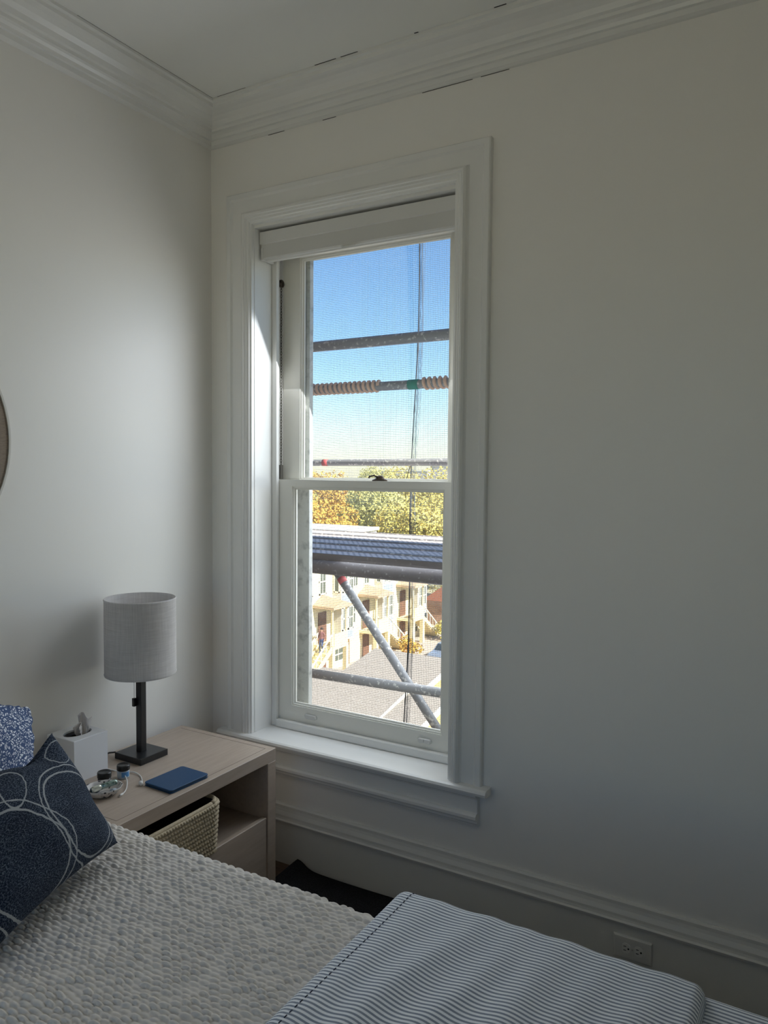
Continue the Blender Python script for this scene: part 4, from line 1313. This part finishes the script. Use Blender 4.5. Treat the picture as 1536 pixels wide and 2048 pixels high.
for k in range(npl):
    a = YN + 0.034 + k * pwid
    d = box('deck_plank', (-2.6, 3.0, a + 0.004, a + pwid - 0.004, 1.128, 1.166), 'deck', S, 0.004, 1)
    for yy in (a + 0.010, a + pwid - 0.010):
        o = box('plank_rib', (-2.6, 3.0, yy - 0.006, yy + 0.006, 1.166, 1.174), 'steel', None); o.parent = d
def helix(x0, x1, c, r, rr, pitch):
    n = int((x1 - x0) / pitch * 12)
    return [(x0 + (x1 - x0) * k / n, c[0] + r * math.cos(2 * PI * k / 12), c[1] + r * math.sin(2 * PI * k / 12)) for k in range(n + 1)]
for xa, xb in ((-0.20, 0.465), (0.685, 1.20)):
    o = tube('wrapped_rope', helix(xa, xb, (YN, 1.972), 0.0225, 0.006, 0.026), 0.0075, 'rope', None, 6); o.parent = r2
def ring_on(parent, p, d, r, L_, m):
    d = Vector(d).normalized(); p = Vector(p)
    o = tube('tape', [p - d * L_ / 2, p + d * L_ / 2], r, m, None, 18); o.parent = parent
ring_on(r2, (0.640, YN, 1.970), (1, 0, 0), 0.0225, 0.05, 'tapeG')
ring_on(r3, (-0.800, YF, 1.6418), (1, 0, 0.0053), 0.0243, 0.045, 'tapeR')
ring_on(db, (0.232, YN + 0.05, 1.0545), (1.23, 0, -1.5), 0.0213, 0.03, 'tapeR')

# ---- debris net hung on the outer side: real threads, far too many to count
def net():
    V, F = [], []
    y0 = YF + 0.12
    x0, x1, z0, z1 = -3.3, 2.0, -1.6, 4.2
    def thread(P_, r):
        k0 = len(V)
        for i, p in enumerate(P_):
            V.extend([(p[0] - r, p[1], p[2] - r), (p[0] + r, p[1], p[2] + r), (p[0], p[1] + r, p[2])] if True else [])
        for i in range(len(P_) - 1):
            a = k0 + i * 3
            for q in range(3):
                F.append((a + q, a + (q + 1) % 3, a + 3 + (q + 1) % 3, a + 3 + q))
    def pos(x, z):
        return (x + 0.012 * math.sin(1.3 * z + 2 * x) + 0.003 * math.sin(9 * z + 5 * x), y0 + 0.04 * math.sin(1.7 * x) * math.sin(0.9 * z), z + 0.016 * math.sin(1.1 * x + 0.5 * z) + 0.003 * math.sin(7 * x + 3 * z))
    pitch = 0.0125
    for i in range(int((x1 - x0) / pitch)):
        x = x0 + i * pitch
        thread([pos(x, z0 + (z1 - z0) * k / 14) for k in range(15)], 0.0009)
    for j in range(int((z1 - z0) / pitch)):
        z = z0 + j * pitch
        thread([pos(x0 + (x1 - x0) * k / 14, z) for k in range(15)], 0.0009)
    o = mk('debris_net', V, F, 'net')
    tag(o, 'fine pale debris netting stretched across the outer side of the scaffold', 'netting', kind='stuff')
net()
# laced seam of the net: a gathered band with a dark cord
SM = root('net_seam', (-0.17, 2.08, 1.5), 'dark laced seam cord running up the debris netting', 'cord')
yc = YF + 0.10
pts = [(-0.128 + 0.010 * math.sin(3.1 * z) + (-0.077) * (3.05 - z) / 3.14, yc, z) for z in np.linspace(-1.6, 4.2, 60)]
tube('cord', pts, 0.0042, 'cord', SM, 8)
V, F = [], []
for k in range(9):
    off = (k - 4) * 0.0042
    p2 = [(p[0] + off + 0.014 + 0.004 * math.sin(6 * p[2] + k), p[1] + 0.008 + 0.003 * (k % 3), p[2]) for p in pts]
    v, f = tube_geo(p2, 0.0010, 4, False)
    kk = len(V); V += v; F += [tuple(i + kk for i in x_) for x_ in f]
mk('gathered_threads', V, F, MT['netseam'], SM)
tube('cord_end', [(-0.170, yc, 1.66), (-0.195, yc + 0.01, 1.60), (-0.215, yc + 0.01, 1.53)], 0.003, 'cord', SM, 6)

# ---- ground
tag(box('street_ground', (-700, 500, -500, 900, GZ - 0.5, GZ), 'ground'), kind='structure')
tag(box('road', (-22.4, -14.5, 33.0, 160, GZ, GZ + 0.02), 'asph'), kind='structure')
tag(box('lane', (-40, 20, 6, 16, GZ, GZ + 0.02), 'asph'), kind='structure')
tag(box('sidewalk', (-27.4, -22.6, 33.0, 110, GZ, GZ + 0.10), 'pave'), kind='structure')

# ---- row houses across the lane: facade on x = FX facing +x
FX, FT = -27.5, -4.2
HW = 5.75
def clone(o, parent=None):
    c = o.copy(); COL.objects.link(c)
    if parent is not None:
        c.parent = parent
    for ch in list(o.children):
        clone(ch, c)
    return c
def row_house(mirror):
    Hh = root('row_house', (0, 0, 0))
    g = 0.0     # ground; local z up from the street; local x out of the facade; local y along it, porch at 0
    ft = FT - GZ
    yl = -4.4 if mirror else -2.6
    box('house_wall', (-9, 0, yl, HW - 2.6, g, ft), 'siding', Hh)
    box('flat_roof', (-9.1, 0.25, yl, HW - 2.6, ft, ft + 0.12), 'whitewall', Hh)
    co = box('cornice', (0.0, 0.40, yl, HW - 2.6, ft - 0.45, ft - 0.002), 'creamtrim', Hh)
    for yy in np.arange(-2.3, HW - 2.7, 0.7):
        box('bracket', (0.0, 0.32, yy - 0.06, yy + 0.06, ft - 0.85, ft - 0.452), 'creamtrim', co)
    # projecting bay with paired windows on two floors
    b0, b1 = 1.25, 2.85
    bay = box('bay', (0.0, 0.75, b0, b1, g + 2.2, ft - 0.5), 'whitewall', Hh)
    def win(y0, y1, z0, z1, xf, parent=Hh, blue=False):
        w = boxes('window', [(xf, xf + 0.07, y0, y0 + 0.09, z0, z1), (xf, xf + 0.07, y1 - 0.09, y1, z0, z1), (xf, xf + 0.07, y0, y1, z0, z0 + 0.10), (xf, xf + 0.07, y0, y1, z1 - 0.12, z1),
                             (xf, xf + 0.06, y0, y1, (z0 + z1) / 2 - 0.04, (z0 + z1) / 2 + 0.04), (xf, xf + 0.04, (y0 + y1) / 2 - 0.025, (y0 + y1) / 2 + 0.025, z0, z1)], 'fascia', parent)
        o = box('pane', (xf, xf + 0.02, y0 + 0.05, y1 - 0.05, z0 + 0.05, z1 - 0.05), 'extglass'); o.parent = w
        return w
    for z0, z1 in ((2.9, 4.6), (5.6, 7.4)):
        win(b0 + 0.10, b0 + 0.75, z0, z1, 0.75)
        win(b0 + 0.85, b0 + 1.50, z0, z1, 0.75)
    box('apron_panel', (0.75, 0.80, b0 + 0.12, b1 - 0.12, 4.75, 5.45), 'bluep', Hh)
    box('apron_panel', (0.75, 0.80, b0 + 0.12, b1 - 0.12, 2.35, 2.80), 'bluep', Hh)
    # bay side window faces the viewer's side
    o = boxes('window', [(0.15, 0.60, b0 - 0.05, b0, 5.6, 5.7), (0.15, 0.60, b0 - 0.05, b0, 7.3, 7.4), (0.15, 0.22, b0 - 0.05, b0, 5.6, 7.4), (0.53, 0.60, b0 - 0.05, b0, 5.6, 7.4)], 'fascia', Hh)
    p = box('pane', (0.2, 0.55, b0 - 0.02, b0 - 0.002, 5.65, 7.35), 'extglass'); p.parent = o
    win(-1.9, -1.2, 5.6, 7.4, 0.0)
    win(-0.4, 0.4, 5.6, 7.4, 0.0)
    win(-2.2, -1.5, 2.9, 4.6, 0.0)
    win(b0 + 0.1, b0 + 1.4, 0.5, 1.6, 0.0)
    if mirror:
        win(-3.9, -3.1, 2.9, 4.6, 0.0)
        win(-3.9, -3.1, 5.6, 7.4, 0.0)
    # porch
    py0, py1, pd, pf = -0.95, 0.95, 1.55, 2.3
    box('porch_floor', (0, pd, py0, py1, pf - 0.22, pf), 'creamtrim', Hh)
    door = box('door', (0, 0.05, -0.5, 0.45, pf, pf + 2.1), 'doord', Hh)
    rf = pf + 2.55
    loft('porch_roof', [[(0, py0 - 0.2, rf), (0, py0 - 0.2, rf + 0.18), (0, -0.0, rf + 0.75), (0, py1 + 0.2, rf + 0.18), (0, py1 + 0.2, rf)],
                        [(pd + 0.2, py0 - 0.2, rf), (pd + 0.2, py0 - 0.2, rf + 0.16), (pd + 0.2, 0.0, rf + 0.50), (pd + 0.2, py1 + 0.2, rf + 0.16), (pd + 0.2, py1 + 0.2, rf)]], 'tan', Hh)
    for yy in (py0 + 0.10, py1 - 0.10):
        lathe('column', [(0, pf), (0.12, pf), (0.12, pf + 0.12), (0.09, pf + 0.16), (0.08, rf - 0.16), (0.12, rf - 0.1), (0.12, rf), (0, rf)], (pd - 0.12, yy, 0), 'creamtrim', Hh, 10)
        box('pier', (pd - 0.30, pd, yy - 0.16, yy + 0.16, 0, pf - 0.22), 'creamtrim', Hh)
    box('balustrade', (pd - 0.08, pd, py0 + 0.2, py1 - 0.2, pf, pf + 0.85), 'creamtrim', Hh)
    box('basement_door', (0, 0.04, -0.45, 0.45, 0, 1.85), 'doord', Hh)
    # stair along the facade
    sg = -1 if mirror else 1
    n = 11
    st = []
    for k in range(n):
        ya = (py1 if sg > 0 else py0) + sg * k * 0.27
        yb = ya + sg * 0.27
        z1 = pf - (k + 1) * pf / (n + 1)
        st.append((0.35, pd - 0.10, min(ya, yb), max(ya, yb), z1 - 0.24, z1))
    for b in st:
        box('step', b, 'creamtrim', Hh)
    ya = (py1 if sg > 0 else py0); yb = ya + sg * n * 0.27
    for xx in (0.35, pd - 0.10):
        loft('stair_stringer', [[(xx + q, ya, pf - 0.35), (xx + q, yb, 0.0), (xx + q, yb, 0.25), (xx + q, ya, pf + 0.02)] for q in (-0.05, 0.05)], 'creamtrim', Hh)
        loft('handrail', [[(xx + q, ya, pf + 0.78), (xx + q, yb, 0.85), (xx + q, yb, 0.95), (xx + q, ya, pf + 0.88)] for q in (-0.04, 0.04)], 'fascia', Hh)
        for k in range(0, n, 2):
            yk = ya + sg * (k + 0.5) * 0.27; zk = pf * (1 - (k + 0.5) / n)
            box('baluster', (xx - 0.025, xx + 0.025, yk - 0.025, yk + 0.025, zk, zk + 0.85), 'fascia', Hh)
    tube('downspout', [(0.08, yl + 0.15, ft - 0.5), (0.08, yl + 0.15, 5.5), (0.16, yl + 0.18, 5.3), (0.08, yl + 0.15, 5.1), (0.08, yl + 0.15, 0.1)], 0.06, 'tan', Hh, 6)
    return Hh
hA = row_house(True)
hB = row_house(False)
spec = [(hA, 40.3, 'cream row house whose porch steps hold a standing person'), (hB, 46.05, 'middle cream row house beyond the scaffold brace, porch over an arched base'),
        (clone(hB), 51.8, 'farthest cream row house, its porch beside the parked cars')]
for o, yy, lab in spec:
    o.location = (FX, yy, GZ)
    o['label'] = lab; o['category'] = 'house'; o['group'] = 'cream row houses across the lane'
o = clone(hB); o.location = (FX, 31.9, GZ); tag(o, 'nearest cream row house at the window glass edge', 'house', 'cream row houses across the lane')

# pale flat-roofed block behind the row
def block(name, b, label, m='whitewall', group=None):
    R_ = root(name, ((b[0] + b[1]) / 2, (b[2] + b[3]) / 2, GZ), label, 'building', group)
    box('walls', b, m, R_)
    box('parapet_roof', (b[0] - 0.2, b[1] + 0.2, b[2] - 0.2, b[3] + 0.2, b[5], b[5] + 0.3), 'whitewall', R_)
    for yy in np.arange(b[2] + 1.5, b[3] - 1.5, 2.6):
        for zz in np.arange(b[4] + 2.0, b[5] - 1.6, 3.0):
            w = box('window', (b[1] - 0.02, b[1] + 0.05, yy - 0.5, yy + 0.5, zz, zz + 1.5), 'fascia', R_)
            o = box('pane', (b[1] + 0.05, b[1] + 0.07, yy - 0.4, yy + 0.4, zz + 0.1, zz + 1.4), 'extglass'); o.parent = w
    return R_
block('flat_roofed_block', (-46, -36.4, 57, 62.5, GZ, -4.2), 'white flat-roofed block between the row houses and the trees')
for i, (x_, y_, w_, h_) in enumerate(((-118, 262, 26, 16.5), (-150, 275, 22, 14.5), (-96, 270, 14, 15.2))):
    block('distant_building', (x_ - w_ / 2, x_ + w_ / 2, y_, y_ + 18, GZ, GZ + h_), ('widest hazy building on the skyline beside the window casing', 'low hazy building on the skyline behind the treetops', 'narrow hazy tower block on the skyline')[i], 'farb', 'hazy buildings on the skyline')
# brick house with an orange roof at the far end of the street
R_ = root('brick_house', (-27.7, 62, GZ), 'small brick house with an orange roof past the row, beside the street', 'house')
box('walls', (-29.4, -26.0, 60.0, 64.5, GZ, GZ + 2.3), 'brick', R_)
loft('roof', [[(-29.7, yy, GZ + 2.3), (-25.7, yy, GZ + 2.3), (-27.7, yy, GZ + 3.7)] for yy in (59.7, 64.8)], mat('orange_roof', (0.50, 0.17, 0.09), 0.8), R_)
for yy in (61.2, 63.2):
    w = box('window', (-26.02, -25.94, yy - 0.45, yy + 0.45, GZ + 0.8, GZ + 1.9), 'fascia', R_)
    o = box('pane', (-25.94, -25.92, yy - 0.37, yy + 0.37, GZ + 0.9, GZ + 1.8), 'extglass'); o.parent = w

# ---- shingled carriage houses below the window (corners of each roof: far-left, far-right, near-right, near-left)
def carriage(label, x0, x1, y0, y1, zf, zn, win_=True):
    R_ = root('carriage_house', ((x0 + x1) / 2, (y0 + y1) / 2, GZ), label, 'house', 'shingled carriage houses in the lane')
    ov = 0.30
    loft('walls', [[(x0, y0, GZ), (x0, y1, GZ), (x0, y1, zf - 0.12), (x0, y0, zn - 0.12)], [(x1, y0, GZ), (x1, y1, GZ), (x1, y1, zf - 0.12), (x1, y0, zn - 0.12)]], 'yellowwall', R_)
    sl_ = (zf - zn) / (y1 - y0)
    loft('roof', [[(x0 - ov, y0 - ov, zn - sl_ * ov - 0.10), (x0 - ov, y1 + ov, zf + sl_ * ov - 0.10), (x0 - ov, y1 + ov, zf + sl_ * ov), (x0 - ov, y0 - ov, zn - sl_ * ov)],
                  [(x1 + ov, y0 - ov, zn - sl_ * ov - 0.10), (x1 + ov, y1 + ov, zf + sl_ * ov - 0.10), (x1 + ov, y1 + ov, zf + sl_ * ov), (x1 + ov, y0 - ov, zn - sl_ * ov)]], 'shingle', R_)
    loft('fascia', [[(x1 + ov, y0 - ov - 0.04, zn - sl_ * ov - 0.26), (x1 + ov, y1 + ov, zf + sl_ * ov - 0.26), (x1 + ov, y1 + ov, zf + sl_ * ov + 0.01), (x1 + ov, y0 - ov - 0.04, zn - sl_ * ov + 0.01)],
                    [(x1 + ov + 0.05, y0 - ov - 0.04, zn - sl_ * ov - 0.26), (x1 + ov + 0.05, y1 + ov, zf + sl_ * ov - 0.26), (x1 + ov + 0.05, y1 + ov, zf + sl_ * ov + 0.01), (x1 + ov + 0.05, y0 - ov - 0.04, zn - sl_ * ov + 0.01)]], 'fascia', R_)
    box('eave_board', (x0 - ov, x1 + ov, y0 - ov - 0.05, y0 - ov, zn - sl_ * ov - 0.24, zn - sl_ * ov - 0.02), 'fascia', R_)
    for yy in (y0, y1):
        box('corner_board', (x1 - 0.10, x1 + 0.03, yy - 0.08, yy + 0.08, GZ, zn - 0.14), 'fascia', R_)
    if win_:
        ym = y0 + 0.62 * (y1 - y0)
        w = box('window', (x1, x1 + 0.06, ym - 0.35, ym + 0.35, zn - 1.75, zn - 0.75), 'fascia', R_)
        o = box('pane', (x1 + 0.06, x1 + 0.08, ym - 0.27, ym + 0.27, zn - 1.67, zn - 0.83), 'extglass'); o.parent = w
    return R_
carriage('shingled carriage house farthest out, behind the lower scaffold tube', -17.5, -13.45, 27.8, 30.9, -7.65, -8.15)
carriage('shingled carriage house in the window glass corner, with a white eave', -17.5, -13.15, 23.1, 26.1, -7.60, -8.25, False)
carriage('narrow shingled carriage house under the brace foot, yellow end wall', -12.45, -11.3, 23.5, 26.0, -7.75, -8.2)

# ---- cars
def car(label, m, x_, y_, rz):
    R_ = root('parked_car', (0, 0, 0))
    prof = [(-2.15, 0.35), (-2.2, 0.75), (-2.05, 0.92), (-1.3, 0.98), (-0.75, 1.40), (0.55, 1.44), (1.25, 0.98), (2.0, 0.86), (2.2, 0.70), (2.2, 0.35)]
    w = 0.86
    rings = []
    for yy, f in ((-w, 0.94), (-w * 0.92, 1.0), (w * 0.92, 1.0), (w, 0.94)):
        rings.append([(px, yy * (1 - 0.13 * max(0, pz - 0.98) / 0.46), 0.35 + (pz - 0.35) * f) for px, pz in prof])
    loft('car_body', rings, m, R_, smooth=False)
    for s in (-1, 1):
        loft('side_window', [[(-0.95, s * w * 0.97, 1.02), (0.95, s * w * 0.97, 1.02), (0.45, s * w * 0.90, 1.34), (-0.65, s * w * 0.90, 1.34)], [(-0.95, s * w * 1.0, 1.02), (0.95, s * w * 1.0, 1.02), (0.45, s * w * 0.93, 1.34), (-0.65, s * w * 0.93, 1.34)]], 'carglass', R_)
        for px in (-1.35, 1.35):
            o = lathe('wheel', [(0, -0.1), (0.30, -0.1), (0.33, -0.06), (0.33, 0.06), (0.30, 0.1), (0, 0.1)], (0, 0, 0), 'tyre', R_, 18)
            o.matrix_parent_inverse = Matrix.Translation((px, s * 0.80, 0.33)) @ Matrix.Rotation(PI / 2, 4, 'X')
    loft('windscreen', [[(1.22, -0.70, 1.005), (1.22, 0.70, 1.005), (0.60, 0.64, 1.415), (0.60, -0.64, 1.415)], [(1.26, -0.70, 1.02), (1.26, 0.70, 1.02), (0.64, 0.64, 1.43), (0.64, -0.64, 1.43)]], 'carglass', R_)
    loft('rear_window', [[(-1.27, -0.68, 1.0), (-1.27, 0.68, 1.0), (-0.80, 0.62, 1.375), (-0.80, -0.62, 1.375)], [(-1.31, -0.68, 1.02), (-1.31, 0.68, 1.02), (-0.84, 0.62, 1.395), (-0.84, -0.62, 1.395)]], 'carglass', R_)
    R_.location = (x_, y_, GZ + 0.02); R_.rotation_euler = (0, 0, rz)
    tag(R_, label, 'car', 'cars parked on the street')
car('blue-grey car parked nearest the row houses', 'carblue', -21.6, 48.6, PI / 2)
car('dark car parked behind the blue-grey one', 'cardark', -21.5, 54.2, PI / 2)
car('silver car parked farthest along the street', 'carsilver', -21.5, 59.8, PI / 2)

# ---- trees and shrubs
def crown_mesh(name, seed, rx, rz, nleaf, size):
    rs = np.random.RandomState(seed)
    lobes = [(rs.uniform(-0.55, 0.55) * rx, rs.uniform(-0.55, 0.55) * rx, rs.uniform(-0.25, 0.45) * rz, rs.uniform(0.38, 0.6)) for _ in range(14)]
    V = np.zeros((nleaf * 4, 3)); 
    for i in range(nleaf):
        lx, ly, lz, lr = lobes[rs.randint(len(lobes))]
        d = rs.normal(size=3); d /= np.linalg.norm(d)
        rad = lr * (0.75 + 0.3 * rs.rand())
        c = np.array([lx + d[0] * rad * rx, ly + d[1] * rad * rx, lz + d[2] * rad * rz])
        a = d + 0.6 * rs.normal(size=3); a /= np.linalg.norm(a)
        t = np.cross(a, rs.normal(size=3)); t /= np.linalg.norm(t)
        b = np.cross(a, t)
        sz = size * rs.uniform(0.6, 1.3)
        V[i * 4:i * 4 + 4] = [c - t * sz, c + b * sz * 0.6, c + t * sz, c - b * sz * 0.6]
    F = np.arange(nleaf * 4).reshape(-1, 4)
    me = bpy.data.meshes.new(name)
    me.from_pydata(V.tolist(), [], F.tolist())
    me.update()
    return me
LM = ['leafA', 'leafB', 'leafA', 'leafC']
CR = []
for k in range(4):
    me = crown_mesh('crown', 40 + k, 6.4, 5.4, 11000, 0.21)
    me.materials.append(MT[LM[k]])
    CR.append(me)
Vt, Ft = tube_geo([(0, 0, 0), (0.1, 0.1, 3.5), (-0.1, 0.2, 7.5)], [0.5, 0.38, 0.25], 8)
for br in ([(0, 0.1, 4.0), (1.6, 0.6, 6.5), (2.6, 1.0, 8.5)], [(0, 0.1, 4.5), (-1.5, -0.8, 7.0), (-2.4, -1.2, 9.0)], [(0, 0, 5), (0.4, -1.8, 8)]):
    v, f = tube_geo(br, [0.26, 0.18, 0.10][:len(br)], 6)
    kk = len(Vt); Vt += v; Ft += [tuple(i + kk for i in x_) for x_ in f]
trunk_me = bpy.data.meshes.new('trunk'); trunk_me.from_pydata([tuple(v) for v in Vt], [], Ft); trunk_me.materials.append(MT['bark']); trunk_me.update()
KINDS = ['golden-green', 'olive-green', 'yellow', 'amber']
def tree(ang, d, top, k, sc_, label):
    x_ = CAM.x - d * math.sin(math.radians(ang)); y_ = CAM.y + d * math.cos(math.radians(ang))
    R_ = bpy.data.objects.new('street_tree', None); COL.objects.link(R_)
    R_.location = (x_, y_, GZ); R_.rotation_euler = (0, 0, random.uniform(0, 6.28))
    tag(R_, label, 'tree', 'trees beyond the row houses')
    c = bpy.data.objects.new('crown', CR[k]); COL.objects.link(c); c.parent = R_
    hz = top - GZ
    c.location = (0, 0, hz - 4.6 * sc_); c.scale = (sc_, sc_, sc_)
    t = bpy.data.objects.new('trunk', trunk_me); COL.objects.link(t); t.parent = R_
    t.scale = (sc_, sc_, (hz - 4.5 * sc_) / 7.5)
rows_ = [(90, -1.5, (27.2, 35.6)), (107, 0.3, (23.6, 30.9, 38.2)), (125, 1.5, (27.2, 34.6)), (149, 2.5, (24.4, 30.6, 36.8))]
words_r = ['front', 'second', 'third', 'last']
ordn = ['first', 'second', 'third', 'fourth', 'fifth', 'sixth']
for ri, (d, top, angs) in enumerate(rows_):
    for ai, an in enumerate(angs):
        k = (ri + ai * 3 + ri * ai) % 4
        t_ = top + random.uniform(-0.7, 0.5)
        if an < 25.5: t_ -= 1.2
        tree(an, d + random.uniform(-1, 1), t_, k, random.uniform(0.96, 1.06), '%s leafy tree in the %s tree row, %s counted from the street' % (KINDS[k], words_r[ri], ordn[ai]))
def shrub(x_, y_, r, m, label):
    me = crown_mesh('foliage', int(abs(x_ * 7 + y_)), r, r, 420, r * 0.13)
    me.materials.append(MT[m])
    R_ = bpy.data.objects.new('shrub', None); COL.objects.link(R_); R_.location = (x_, y_, GZ)
    tag(R_, label, 'shrub', 'shrubs along the sidewalk')
    o = bpy.data.objects.new('foliage', me); COL.objects.link(o); o.parent = R_; o.location = (0, 0, r * 0.8)
    s = bpy.data.objects.new('stem', trunk_me); COL.objects.link(s); s.parent = R_; s.scale = (0.15, 0.15, r * 0.1)
shrub(-24.6, 47.6, 1.05, 'leafC', 'amber shrub at the foot of the middle porch steps')
shrub(-24.9, 54.6, 1.15, 'leafA', 'golden shrub beside the farthest porch')
shrub(-24.2, 57.8, 0.9, 'leafC', 'amber shrub by the sidewalk past the last house')
tree(25.0, 82, -6.2, 2, 0.60, 'slim olive tree at the street end of the row houses')

# ---- person on the near porch steps: one continuous skinned body
def person(loc, rz):
    J = {'pel': (0, 0, 0.95), 'chest': (0, 0.01, 1.28), 'neck': (0, 0.0, 1.46), 'head': (0, 0.03, 1.60), 'crown': (0, 0.01, 1.70),
         'hl': (0.10, 0, 0.90), 'kl': (0.12, 0.05, 0.50), 'al': (0.12, 0.0, 0.09), 'tl': (0.13, 0.15, 0.04), 'hr': (-0.10, 0, 0.90), 'kr': (-0.11, 0.12, 0.52), 'ar': (-0.11, -0.02, 0.12), 'tr': (-0.12, 0.13, 0.07),
         'sl': (0.19, 0, 1.40), 'el': (0.25, -0.03, 1.13), 'wl': (0.23, 0.12, 0.92), 'fl': (0.22, 0.16, 0.83), 'sr': (-0.19, 0, 1.40), 'er': (-0.26, -0.03, 1.13), 'wr': (-0.25, 0.08, 0.90), 'fr': (-0.25, 0.11, 0.81)}
    R0 = {'pel': .14, 'chest': .15, 'neck': .06, 'head': .095, 'crown': .07, 'hl': .10, 'kl': .065, 'al': .045, 'tl': .04, 'hr': .10, 'kr': .065, 'ar': .045, 'tr': .04, 'sl': .065, 'el': .048, 'wl': .034, 'fl': .032, 'sr': .065, 'er': .048, 'wr': .034, 'fr': .032}
    E0 = [('pel', 'chest'), ('chest', 'neck'), ('neck', 'head'), ('head', 'crown'), ('pel', 'hl'), ('hl', 'kl'), ('kl', 'al'), ('al', 'tl'), ('pel', 'hr'), ('hr', 'kr'), ('kr', 'ar'), ('ar', 'tr'),
          ('chest', 'sl'), ('sl', 'el'), ('el', 'wl'), ('wl', 'fl'), ('chest', 'sr'), ('sr', 'er'), ('er', 'wr'), ('wr', 'fr')]
    ks = list(J)
    me = bpy.data.meshes.new('person_sk')
    me.from_pydata([J[k] for k in ks], [(ks.index(a), ks.index(b)) for a, b in E0], [])
    o = bpy.data.objects.new('person_sk', me); COL.objects.link(o)
    o.modifiers.new('s', 'SKIN'); sb = o.modifiers.new('d', 'SUBSURF'); sb.levels = 1; sb.render_levels = 1
    for i, k in enumerate(ks):
        sv = me.skin_vertices[0].data[i]; sv.radius = (R0[k], R0[k] * 0.85); sv.use_root = (k == 'pel')
    dg = bpy.context.evaluated_depsgraph_get()
    m2 = bpy.data.meshes.new_from_object(o.evaluated_get(dg))
    bpy.data.objects.remove(o, do_unlink=True)
    m2.materials.clear()
    for mm in ('skin', 'shirt', 'jeans'):
        m2.materials.append(MT[mm])
    for p in m2.polygons:
        z = p.center.z; p.use_smooth = True
        hand = abs(p.center.x) > 0.17 and z < 0.97
        p.material_index = 2 if (z < 0.96 and not hand) else (0 if (hand or z > 1.45) else 1)
    R_ = bpy.data.objects.new('person', m2); COL.objects.link(R_)
    R_.location = loc; R_.rotation_euler = (0, 0, rz)
    tag(R_, 'person in a maroon top and blue trousers standing on the porch steps', 'person')
    hm = lathe('hair', [(0.104, 0.0), (0.108, 0.05), (0.09, 0.11), (0.05, 0.145), (0, 0.155)], (0, -0.012, 1.60), 'hair', None, 16)
    hm.parent = R_
person((FX + 0.9, 40.3 - 0.95 - 0.27 * 1.5, GZ + 2.3 - 2 * 2.3 / 12), PI)
